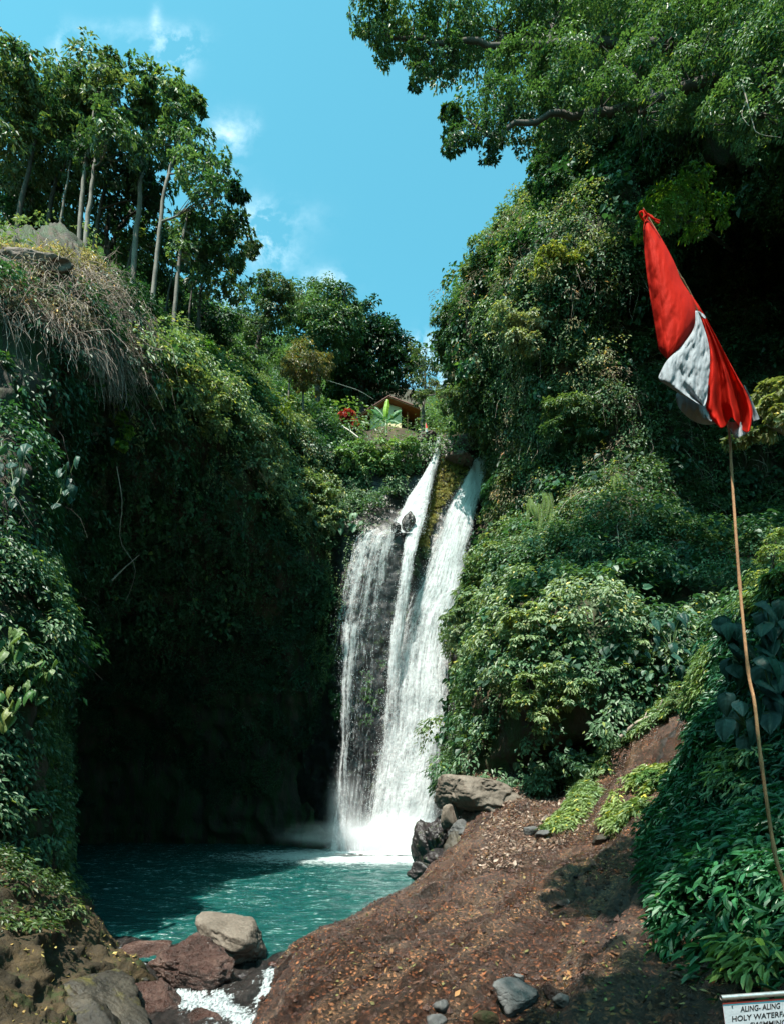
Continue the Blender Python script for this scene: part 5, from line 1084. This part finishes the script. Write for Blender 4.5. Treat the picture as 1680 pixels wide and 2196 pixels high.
shrub('drooping bright bush hanging over the shaded end of the ledge', 1150, 1560, [(1120, 1520, 28), (1160, 1540, 28), (1200, 1510, 30), (1240, 1480, 30), (1130, 1470, 30), (1190, 1450, 32)], 28.5, .23, GL, (.22, .26, .10), 450, detail=2, droop=.9)
shrub('pale leafy bush at the lower right end of the big bush mass', 1400, 1440, [(1350, 1400, 28), (1400, 1420, 30), (1440, 1400, 24), (1370, 1450, 26), (1320, 1440, 26)], 23, .20, GL, (.24, .28, .11), 451, detail=2, droop=.9)
shrub('bright tuft of narrow leaves at the top of the brown slope', 1470, 1520, [(1460, 1480, 20), (1490, 1460, 22), (1520, 1440, 20), (1440, 1505, 14), (1500, 1490, 14)], 19.5, .17, GL, (.26, .32, .12), 452, W=.045, detail=2)
shrub('sunlit yellowish shrub climbing the bank at the right frame edge', 1650, 1280, [(1650, 1190, 22), (1625, 1240, 22), (1665, 1240, 20), (1610, 1285, 18), (1660, 1150, 16), (1640, 1280, 16)], 12.2, .13, (.12, .19, .04), (.26, .32, .12), 453, W=.045, detail=2)
shrub('small dark weed hump on the slope beside the trickle', 1395, 1680, [(1380, 1670, 14), (1400, 1660, 16), (1415, 1675, 12)], 17.2, .15, GM, (.10, .20, .06), 454, W=.05, detail=2)
shrub('pale-leaved bush clinging halfway down the sunlit spur', 1110, 730, [(1080, 680, 24), (1120, 700, 28), (1160, 690, 22), (1100, 730, 24), (1140, 740, 22)], 46, .28, GL, (.28, .30, .20), 461, droop=.8)
shrub('yellowish bush high on the sunlit spur under the overhanging boughs', 1210, 600, [(1180, 560, 26), (1220, 580, 26), (1200, 540, 20), (1250, 550, 22), (1160, 590, 20)], 44, .26, (.13, .19, .05), (.26, .27, .09), 462)
shrub('dark bushy clump where the spur comes down to the lip of the falls', 1050, 900, [(1030, 850, 26), (1060, 870, 26), (1020, 890, 20), (1075, 900, 24), (1045, 920, 20)], 50, .3, GM, GL, 463)
shrub('round bush in half shade above the hanging ferns', 1230, 930, [(1200, 880, 30), (1240, 890, 30), (1220, 920, 28), (1270, 920, 26), (1180, 920, 22)], 42, .28, GM, (.16, .22, .09), 464)
shrub('blue-green bush in the shade above the big bright bush mass', 1350, 1260, [(1310, 1210, 34), (1360, 1220, 34), (1400, 1240, 30), (1340, 1250, 30), (1290, 1250, 26)], 33, .26, (.012, .06, .045), (.03, .12, .07), 465, droop=.8)
shrub('bush bending toward the widest fall just below the white-flecked one', 1075, 1230, [(1050, 1180, 18), (1075, 1200, 22), (1045, 1220, 18), (1090, 1235, 22), (1060, 1250, 18)], 46, .26, GL, (.22, .27, .11), 466, droop=.8)
shrub('layered bright bough at the middle of the big bush mass', 1170, 1380, [(1100, 1340, 30), (1150, 1330, 34), (1210, 1345, 34), (1130, 1380, 30), (1180, 1390, 30), (1240, 1380, 26)], 31, .25, GL, (.26, .31, .16), 467, detail=2, droop=.9)
shrub('pale-flecked bush on the ridge left of the lacy curtain of water', 690, 1090, [(660, 1040, 26), (700, 1060, 26), (680, 1090, 26), (720, 1100, 20), (650, 1090, 22), (700, 1130, 20)], 51, .3, GL, (.28, .32, .18), 468, droop=.8)
shrub('sunlit bush on the cliff edge under the wide-crowned pale trunk', 420, 900, [(380, 850, 22), (420, 860, 26), (450, 880, 24), (410, 890, 24), (470, 910, 20)], 38, .26, GL, (.28, .32, .16), 469, detail=2, droop=.8)
# hanging ferns
for k, (x, y, ln, lb) in enumerate([(1152, 1085, 95, 'longest hanging fern on the shaded rock right of the falls'), (1170, 1060, 80, 'hanging fern touching the right side of the longest one'), (1138, 1075, 60, 'short yellowish hanging fern left of the longest one'),
                                    (1318, 1020, 70, 'hanging fern alone on the dark wall, farther right'), (1330, 1080, 50, 'lowest short hanging fern on the dark wall'), (1305, 1090, 55, 'slim hanging fern left of the lowest one')]):
    d = 40 if k < 3 else 39.5
    t = thing('hanging_fern', P(x, y, d), lb, 'fern', 'ferns hanging on the right cliff'); rg = np.random.default_rng(k + 60); tb = Tubes(); lv = Leaves(k + 70)
    for j in range(5):
        n = 26; s_ = np.linspace(0, 1, n); x0 = np.array(P(x + rg.uniform(-7, 7), y + rg.uniform(-6, 6), d - rg.uniform(0, .4))); Lm = ln / F * d * rg.uniform(.6, 1)
        C = x0 + np.stack([.25 * np.sin(s_ * 3 + j) * s_, -.5 * np.sin(s_ * 2), -s_ * Lm], 1); tb.add(C, .012, 4); tt = unit(np.gradient(C, axis=0)); sd = unit(np.cross(tt, np.array([.2, -1, 0])))
        for sg in (-1, 1): lv.add(C, sd * sg + tt * .5, np.tile(np.array([[0, -1, .6]]), (n, 1)), .22 * (1.05 - s_ * .6), .07, np.tile(np.array([[.13, .19, .04]]), (n, 1)) * (.7 + .6 * rg.random((n, 1))))
    tb.build('stalk', M_STEM, t); lv.build('fronds', M_LEAF, t)

# unseen tree beside the viewer, added to shade the bank and lower right slope
def shade_tree(label, base, trunk_top, lobes, seed, L=.16):
    t = thing('tree', base, label, 'tree', 'unseen trees added for shade'); tb = Tubes(); p = tb.path([base, (Vector(base) + Vector(trunk_top)) / 2 + Vector((.3, .2, 0)), trunk_top], .3, .15, 16, 9); tb.build('trunk', M_BARKD, t)
    lb = Tubes(); lv = Leaves(seed)
    for (c, r) in lobes:
        lb.path([p[10], (Vector(p[12]) + Vector(c)) / 2, c], .09, .03, 9, 5); lv.blob(c, (r, r, r * .6), int(46 * r * r), 36, L, GM, GL, flat=.4)
    lb.build('limbs', M_BARKD, t); lv.build('crown', M_LEAF, t)
def shade(px, py, d, h): g = P(px, py, d); return tuple(g + SUN * (h / SUN.z))
shade_tree('unseen tree added beside the viewpoint to shade the nettle bank', (11, 1, 1), (6.5, 3, 13),
          [(shade(1350, 1880, 12, 15.5), 1.25), (shade(1480, 1850, 10.5, 16), 1.7),
           (shade(1600, 1720, 10.5, 15), 1.6), (shade(1400, 1760, 13, 16), 1.1), (shade(1660, 1780, 9, 15), 1.6), (shade(1660, 1600, 11, 15), 1.5), (shade(1560, 1600, 12.4, 15.5), 1.2), (shade(1660, 1420, 12, 15), 1.6), (shade(1580, 1430, 13, 15.5), 1.2),
           (shade(1330, 1830, 14.5, 15), 1.1), (shade(1330, 1900, 12.5, 15), 1.2), (shade(1290, 1960, 11, 15), 1.0), (shade(1410, 1960, 10, 15), 1.0), (shade(1420, 2110, 7.2, 15), .9), (shade(1480, 2210, 6, 15), 1.2), (shade(1350, 2220, 6.2, 15), 1.2), (shade(1440, 1620, 15, 17), 1.0)], 501)

# ------------------------------------------------------------------ sticks
def stick(name, label, paths, m, cat, r):
    b = paths[0][0]; tb = Tubes()
    for k, q in enumerate(paths): tb.path([P(*z) for z in q], r * (1 if k == 0 else .5), r * .3, 14, 6, .03, k)
    o = tb.build(name, m); return tag(o, label, cat)
stick('fallen_branch', 'bleached fallen branch lying along the top edge of the brown slope', [[(1325, 1585, 27.5), (1360, 1552, 27.2), (1395, 1535, 26.8), (1432, 1513, 26)], [(1395, 1535, 26.8), (1410, 1522, 26.4), (1420, 1500, 26.2)], [(1365, 1552, 27.2), (1380, 1540, 27), (1385, 1528, 27)]], M_TWIG, 'branch', .09)
stick('dead_stick', 'bare upright stick above the bright tuft on the slope top', [[(1517, 1425, 18), (1519, 1400, 18), (1523, 1378, 18)]], M_TWIG, 'stick', .035)
stick('hanging_vine', 'pale curled vine hanging at the upper right frame edge', [[(1590, 180, 23), (1600, 215, 23), (1612, 260, 23), (1625, 285, 23), (1672, 295, 23)], [(1600, 215, 23), (1590, 245, 23), (1605, 270, 23)]], M_TWIG, 'vine', .03)
stick('hanging_vine', 'long thin vine dangling down the dark left wall', [[(250, 1000, 27), (262, 1080, 28), (258, 1160, 29), (290, 1220, 30), (270, 1290, 31)]], M_TWIG, 'vine', .025)
stick('fallen_branch', 'thin dead branch slanting across the dark left face', [[(240, 1245, 34), (270, 1215, 34), (300, 1190, 34)]], M_TWIG, 'branch', .05)

# trickle of water on the brown slope, a thin wet ribbon lying on the rock
def on_sheet(sheet, x, y):
    gx, gy = px_of(sheet.G); dd = (gx - x) ** 2 + (gy - y) ** 2; k = np.unravel_index(np.argmin(dd), dd.shape); return sheet.G[k], sheet.N[k]
for nm, pts_, w, lb in (('trickle', [(1470, 1540), (1440, 1580), (1415, 1620), (1395, 1660), (1375, 1705)], .10, 0), ('trickle', [(1260, 1850), (1235, 1890), (1215, 1920), (1200, 1950)], .08, 1)):
    C = catmull(np.array([on_sheet(S_SLOPE, *q)[0] + on_sheet(S_SLOPE, *q)[1] * .07 for q in pts_]), 60, 0); tt = unit(np.gradient(C, axis=0)); nrm = on_sheet(S_SLOPE, *pts_[1])[1]; sd = unit(np.cross(tt, nrm))
    C = C + sd * fbm(C, .5, 3, 5)[:, None] * .15; u = np.linspace(-1, 1, 7); G = C[:, None] + sd[:, None] * u[None, :, None] * w * (1 + .5 * fbm(C, .3, 2, 9)[:, None, None]) + nrm * (.03 * (1 - u ** 2))[None, :, None]
    tag(mesh_np(nm, G.reshape(-1, 3), grid_faces(60, 7), M_STREAM, True, np.full((420, 3), .02)), kind='structure')

# ------------------------------------------------------------------ house
M_WALL = plain('cream_wall', (.58, .50, .30), .85, noise=.08)
M_TIMBER = plain('orange_timber', (.36, .12, .04), .6, noise=.2, sc=3)
M_TILE = plain('roof_tile', (.16, .06, .045), .7, noise=.25, sc=5)
M_TRIM = plain('pale_trim', (.42, .38, .33), .6)
M_VOID = plain('interior_shade', (.02, .018, .016), .8)  # near-black stands for shade inside the recess and window
def prism(poly, y0, y1):
    n = len(poly); v = [(x + H.x, y0 + H.y, z + H.z) for x, z in poly] + [(x + H.x, y1 + H.y, z + H.z) for x, z in poly]
    me = bpy.data.meshes.new('prism'); f = [tuple(range(n)), tuple(range(2 * n - 1, n - 1, -1))] + [(i, (i + 1) % n + 0, (i + 1) % n + n, i + n) for i in range(n)]
    f = [f[0][::-1], f[1][::-1]] + f[2:]; me.from_pydata(v, [], f)
    bm = bmesh.new(); bm.from_mesh(me); bmesh.ops.recalc_face_normals(bm, faces=bm.faces); bm.to_mesh(me); bm.free(); return me
def part(name, poly, y0, y1, m, parent): me = prism(poly, y0, y1); me.name = name; me.materials.append(m); o = obj(name, me, parent); return o
H = P(827, 925, 70); hs = 70 / F
def hx(x): return (x - 827) * hs
def hz(y): return (925 - y) * hs
hb = thing('house', H, 'small house with cream walls and an orange-brown gable roof above the falls', 'house')
part('wall', [(hx(794), hz(945)), (hx(860), hz(945)), (hx(860), hz(874)), (hx(833), hz(866)), (hx(794), hz(890))], 0, 4.5, M_WALL, hb)
w = part('window', [(hx(843), hz(883)), (hx(850), hz(883)), (hx(850), hz(880)), (hx(843), hz(880))], -.03, .05, M_VOID, hb)
part('porch_shade', [(hx(860.1), hz(945)), (hx(884), hz(945)), (hx(884), hz(883)), (hx(860.1), hz(875))], 1.6, 4.4, M_VOID, hb)  # solid near-black block stands in for the shaded recess beside the wall
part('post', [(hx(871.5), hz(945)), (hx(874.5), hz(945)), (hx(874.5), hz(880)), (hx(871.5), hz(880))], .2, .36, M_TIMBER, hb)
rf = part('roof', [(hx(770), hz(902)), (hx(833), hz(861.5)), (hx(833), hz(863.5)), (hx(771), hz(904))], -.9, 6, M_TIMBER, hb)
rf2 = part('roof', [(hx(833.2), hz(861.5)), (hx(899), hz(887)), (hx(898.5), hz(889)), (hx(833.2), hz(863.5))], -.9, 6, M_TIMBER, hb)
part('roof_tiles', [(hx(769), hz(901)), (hx(833), hz(859.8)), (hx(833), hz(861.3)), (hx(769.5), hz(901.8))], -1.0, 6.1, M_TILE, rf)
part('roof_tiles', [(hx(833.2), hz(859.8)), (hx(900), hz(885.6)), (hx(899.8), hz(886.8)), (hx(833.2), hz(861.3))], -1.0, 6.1, M_TILE, rf2)
part('fascia', [(hx(768), hz(904)), (hx(769.2), hz(904)), (hx(769.2), hz(901)), (hx(768), hz(901))], -1.0, 6.1, M_TRIM, rf)
part('fascia', [(hx(899.3), hz(889.6)), (hx(900.5), hz(889.6)), (hx(900.5), hz(886.9)), (hx(899.3), hz(886.9))], -1.0, 6.1, M_TRIM, rf2)
tb = Tubes(); tb.path([P(700, 815, 62), P(735, 826, 63), P(770, 838, 65), P(800, 856, 69)], .025, .025, 20, 4); tag(tb.build('overhead_cable', plain('grey_cable', (.3, .34, .32), .5)), 'thin overhead cable sagging down to the house roof', 'cable')
tb = Tubes(); tb.path([P(734, 914, 57), P(750, 924, 56.5), P(768, 938, 56)], .06, .06, 10, 6); tag(tb.build('handrail', M_TRIM), 'pale handrail slanting down the slope below the crimson shrubs', 'handrail')
t = thing('small_flag', P(913, 926, 57.4), 'tiny red and white pennant stuck in the rock at the lip of the falls', 'flag')
tb = Tubes(); tb.path([P(911.5, 930, 57.4), P(911.6, 918, 57.4), P(911.8, 906, 57.4)], .025, .02, 6, 5); tb.build('pole', M_TRIM, t)
M_RCLOTH = plain('red_cloth_small', (.6, .03, .02), .7); M_WCLOTH = plain('white_cloth_small', (.75, .77, .8), .7)
part_ = lambda n, a, m: mesh_np(n, [P(*q) for q in a], [[0, 1, 2, 3]], m, False, None, t)
part_('red_cloth', [(912, 907, 57.4), (913, 907, 57.3), (915.5, 918, 57.2), (911.8, 918, 57.35)], M_RCLOTH); part_('white_cloth', [(911.8, 918.1, 57.35), (915.5, 918.1, 57.2), (916, 926, 57.3), (911.6, 926, 57.4)], M_WCLOTH)

# ------------------------------------------------------------------ the red and white flag on its bamboo pole
def cloth_material(name, c, tcol, tr=.35):
    m, N, out, o, nt = mat(name)
    pos = N('ShaderNodeTexCoord').outputs['Object']
    n = N('ShaderNodeTexNoise', {'Vector': pos, 'Scale': 9.0, 'Detail': 5.0, 'Roughness': .6}); n2 = N('ShaderNodeTexNoise', {'Vector': pos, 'Scale': 420.0, 'Detail': 2.0})
    h = N('ShaderNodeMath', {0: n2.outputs[0], 1: .05}, operation='MULTIPLY').outputs[0]; h = N('ShaderNodeMath', {0: n.outputs[0], 1: h}, operation='ADD').outputs[0]
    bp = N('ShaderNodeBump', {'Height': h, 'Strength': .4, 'Distance': .012})
    cc = ramp(N, n.outputs[0], [(.3, tuple(x * .92 for x in c)), (.7, c)])
    b = N('ShaderNodeBsdfPrincipled', {'Base Color': cc, 'Roughness': .75, 'Normal': bp.outputs[0], 'Specular IOR Level': .12})
    t_ = N('ShaderNodeBsdfTranslucent', {'Color': tuple(tcol) + (1,), 'Normal': bp.outputs[0]})
    out(N('ShaderNodeMixShader', {0: tr, 1: b.outputs[0], 2: t_.outputs[0]}).outputs[0]); return m
M_RED_C = cloth_material('red_cloth', (.50, .016, .006), (.90, .07, .02)); M_RED_L = cloth_material('red_cloth_lit', (.58, .022, .010), (.95, .09, .03), .5); M_WHITE_C = cloth_material('white_cloth', (.34, .375, .41), (.42, .43, .45), .25)  # lower fold gets a brighter, more orange red to paint sunlight in
fl = thing('flag', P(1690, 1980, 5.2), 'large red and white cloth flag hanging from a leaning bamboo pole', 'flag')
FD = 5.6
def fc(cx_, cy_): return (1340.1 + cx_ * .3174, 428.8 + cy_ * .3174)
pole_pts = [(1377, 446, 5.68), (1416, 514, 5.72), (1451, 581, 5.76), (1489, 652, 5.80), (1528, 780, 5.86), (1560, 911, 5.88), (1567, 1000, 5.86), (1573, 1090, 5.82), (1585, 1252, 5.72), (1603, 1437, 5.62), (1617, 1510, 5.57), (1631, 1633, 5.5), (1659, 1823, 5.4), (1682, 1905, 5.35), (1722, 2080, 5.2), (1750, 2200, 5.0)]
PP = catmull(np.array([tuple(P(*q)) for q in pole_pts]), 260, 0); rad = np.linspace(.008, .018, 260)
ppx, ppy = px_of(PP)
for jy in (600, 700, 1000, 1252, 1437, 1633, 1823, 1990):
    k = int(np.argmin(np.abs(ppy - jy))); rad += .0045 * np.exp(-((np.arange(260) - k) / 1.3) ** 2)
tb = Tubes(); tb.add(PP, rad, 12); tb.build('pole', M_BAMBOO, fl)
def cloth(name, Lb, Rb, m, dbase, folds=(), wr=.02, seed=1, nv=90, nu=60, bot=None, bulge=0.0, slope=0.0):
    """ruled between two outlines (flag crop coordinates), folded in depth"""
    A = catmull(np.array([fc(*p) for p in Lb]), nv, 0); B = catmull(np.array([fc(*p) for p in Rb]), nv, 0); u = np.linspace(0, 1, nu); v = np.linspace(0, 1, nv)
    XY = A[:, None] * (1 - u)[None, :, None] + B[:, None] * u[None, :, None]; D_ = np.full((nv, nu), dbase) + slope * u[None] + bulge * -np.sin(u * math.pi)[None] * np.sin(v * math.pi)[:, None] ** .6
    for (fr, am, ph, pw) in folds: D_ += am * (v[:, None] ** pw) * np.cos(fr * u[None] * math.pi + ph + .5 * v[:, None])
    if bot is not None: XY[..., 1] += bot(u)[None] * (v[:, None] ** 6)
    q = np.stack([XY[..., 0] * .01, XY[..., 1] * .01, D_ * 0], -1).reshape(-1, 3)
    q = q @ np.array([[.9, .45, 0], [-.1, .28, 0], [0, 0, 1]]); wri = fbm(q * 2.2 + seed * 3, .30, 3, seed, True).reshape(nv, nu) * wr
    G = Pn(np.concatenate([XY, (D_ + wri)[..., None]], -1)); o = mesh_np(name, G.reshape(-1, 3), grid_faces(nv, nu), m, True, None, fl)
    sm = o.modifiers.new('thickness', 'SOLIDIFY'); sm.thickness = .0015; return o
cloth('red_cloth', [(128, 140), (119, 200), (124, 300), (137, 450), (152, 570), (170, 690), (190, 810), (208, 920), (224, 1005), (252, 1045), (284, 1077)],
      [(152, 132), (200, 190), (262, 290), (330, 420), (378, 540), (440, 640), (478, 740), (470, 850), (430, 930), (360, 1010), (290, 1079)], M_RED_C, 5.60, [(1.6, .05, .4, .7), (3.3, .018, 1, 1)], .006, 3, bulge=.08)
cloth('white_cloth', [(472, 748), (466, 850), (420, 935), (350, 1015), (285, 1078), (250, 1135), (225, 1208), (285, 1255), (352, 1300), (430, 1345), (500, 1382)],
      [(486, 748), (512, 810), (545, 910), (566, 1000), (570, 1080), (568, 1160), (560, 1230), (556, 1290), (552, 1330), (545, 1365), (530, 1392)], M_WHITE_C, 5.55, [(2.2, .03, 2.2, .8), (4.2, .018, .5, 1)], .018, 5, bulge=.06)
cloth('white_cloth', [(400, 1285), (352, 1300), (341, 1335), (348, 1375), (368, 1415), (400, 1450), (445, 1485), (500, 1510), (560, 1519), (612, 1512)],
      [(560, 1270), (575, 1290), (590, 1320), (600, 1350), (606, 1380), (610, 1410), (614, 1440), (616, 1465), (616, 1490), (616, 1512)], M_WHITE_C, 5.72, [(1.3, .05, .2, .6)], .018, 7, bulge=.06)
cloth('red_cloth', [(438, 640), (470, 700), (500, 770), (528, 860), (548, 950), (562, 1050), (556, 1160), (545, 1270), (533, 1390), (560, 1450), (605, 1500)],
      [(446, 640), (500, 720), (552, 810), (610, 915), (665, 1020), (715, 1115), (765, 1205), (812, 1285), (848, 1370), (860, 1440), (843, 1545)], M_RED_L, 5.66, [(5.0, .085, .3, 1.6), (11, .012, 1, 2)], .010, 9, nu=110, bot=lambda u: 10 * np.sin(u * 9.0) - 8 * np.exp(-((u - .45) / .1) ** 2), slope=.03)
cloth('white_cloth', [(800, 1250), (815, 1290), (835, 1350), (850, 1410), (858, 1460), (862, 1498)], [(806, 1250), (835, 1310), (862, 1370), (885, 1425), (900, 1460), (906, 1480)], M_WHITE_C, 5.74, [(1, .02, 0, 1)], .01, 11, nv=30, nu=16)
cloth('white_cloth', [(690, 1500), (705, 1545), (725, 1585), (742, 1612)], [(838, 1500), (842, 1540), (838, 1565), (820, 1580)], M_WHITE_C, 5.76, [(2, .03, 0, 1)], .012, 13, nv=30, nu=30)
cloth('white_cloth', [(488, 752), (500, 775), (515, 795), (535, 803)], [(500, 752), (520, 765), (540, 785), (544, 798)], M_WHITE_C, 5.60, [(2, .01, 0, 1)], .01, 15, nv=14, nu=14)
tb = Tubes()
for q in ([(128, 140), (104, 110), (95, 85), (112, 75), (125, 95), (118, 120)], [(130, 110), (150, 95), (180, 120), (232, 140)], [(130, 115), (170, 105), (200, 140), (228, 155)], [(135, 150), (150, 110), (140, 90), (120, 60)]):
    tb.path([P(*fc(*z), 5.58 - .01 * i) for i, z in enumerate(q)], .010, .006, 14, 6)
tb.build('tie_cord', M_RED_C, fl)

# ------------------------------------------------------------------ painted sign, cut by the frame at the lower right
def sc_(cx_, cy_): return (1474.2 + cx_ * .12253, 2063.8 + cy_ * .12253)
SD = 3.0; sp = SD / F
sg = thing('sign', P(1640, 2290, SD), 'white hand-lettered board with black words hung under a metal tube', 'sign')
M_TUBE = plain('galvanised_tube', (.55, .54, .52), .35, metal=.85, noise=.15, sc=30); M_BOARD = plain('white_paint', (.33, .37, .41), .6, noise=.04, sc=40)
M_TEALP = plain('teal_paint', (.04, .16, .22), .6); M_REDP = plain('red_paint', (.16, .02, .015), .6); M_INK = plain('black_lettering', (.012, .011, .012), .55, bump=0)
sl = (545 - 622) / (1680 - 575)                                      # the tube rises to the right
def sx2(x, y): return P(*sc_(x, y), SD)
tb = Tubes(); tb.add([sx2(576, 622), sx2(1100, 622 + 524 * sl), sx2(2050, 622 + 1474 * sl)], .0132, 20); tb.build('tube', M_TUBE, sg)
tb = Tubes(); tb.add([sx2(1330, 900) + Vector((0, .05, 0)), P(1636, 2300, SD + .05), P(1636, 2700, SD + .05)], .015, 12); tb.build('post', M_TUBE, sg)
def board(name, poly, d0, d1, m):
    v = [P(*sc_(x, y), d0) for x, y in poly] + [P(*sc_(x, y), d1) for x, y in poly]; n = len(poly)
    me = bpy.data.meshes.new(name); me.from_pydata([tuple(a) for a in v], [], [tuple(range(n)), tuple(range(2 * n - 1, n - 1, -1))] + [(i, i + n, (i + 1) % n + n, (i + 1) % n) for i in range(n)])
    me.materials.append(m); return obj(name, me, sg)
def yl(y, x, k=1.0): return y + (x - 605) * sl * k
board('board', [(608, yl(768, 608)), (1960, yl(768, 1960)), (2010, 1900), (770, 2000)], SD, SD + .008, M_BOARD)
board('teal_stripe', [(607, yl(743, 607)), (1958, yl(736, 1958)), (1960, yl(767, 1960)), (608, yl(767, 608))], SD - .001, SD + .008, M_TEALP)
board('red_stripe', [(603, yl(708, 603)), (1956, yl(700, 1956)), (1958, yl(735, 1958)), (606, yl(742, 606))], SD - .002, SD + .006, M_REDP)
board('red_edge', [(603, yl(744, 603)), (607, yl(744, 607)), (769, 2000), (762, 2000)], SD - .002, SD + .006, M_REDP)
tb = Tubes(); tb.add([sx2(768, 765) + Vector((0, -.006, 0)), sx2(768, 765) + Vector((0, .004, 0))], .0032, 10); tb.build('bolt', M_TUBE, sg)
def words_(s, x0, y0, x1, y1, hgt, cut=None):
    cu = bpy.data.curves.new('lettering', 'FONT'); cu.body = s; cu.size = 1; cu.offset = .012; cu.extrude = .008; cu.space_character = 1.02
    o = bpy.data.objects.new('lettering', cu); COL.objects.link(o); bpy.context.view_layer.update()
    me = bpy.data.meshes.new_from_object(o.evaluated_get(bpy.context.evaluated_depsgraph_get())); bpy.data.objects.remove(o)
    co = np.array([v.co[:] for v in me.vertices]); a = P(*sc_(x0, y0), SD - .001); b = P(*sc_(x1, y1), SD - .001); L_ = (b - a).length; ux = (b - a).normalized()
    uz = Vector((-ux.z, 0, ux.x)); wx = co[:, 0].max() - co[:, 0].min(); hh_ = co[:, 1].max() - min(0, co[:, 1].min())
    c2 = np.array(a)[None] + (co[:, :1] - co[:, 0].min()) / wx * L_ * np.array(ux)[None] + co[:, 1:2] / .73 * hgt * .12253 * sp * np.array(uz)[None] + co[:, 2:3] * .1 * np.array([[0, -1, 0]])
    c2 += np.array(ux)[None] * co[:, 1:2] * .004
    for v, c in zip(me.vertices, c2): v.co = c
    me.name = 'lettering'; me.materials.clear(); me.materials.append(M_INK); return obj('lettering', me, sg)
words_('ALING- ALING', 920, 872, 1612, 808, 100)
words_('HOLY WATERFALL', 772, 1040, 1872, 932, 96)
words_('SWIMMING', 1090, 1150, 1720, 1098, 98)
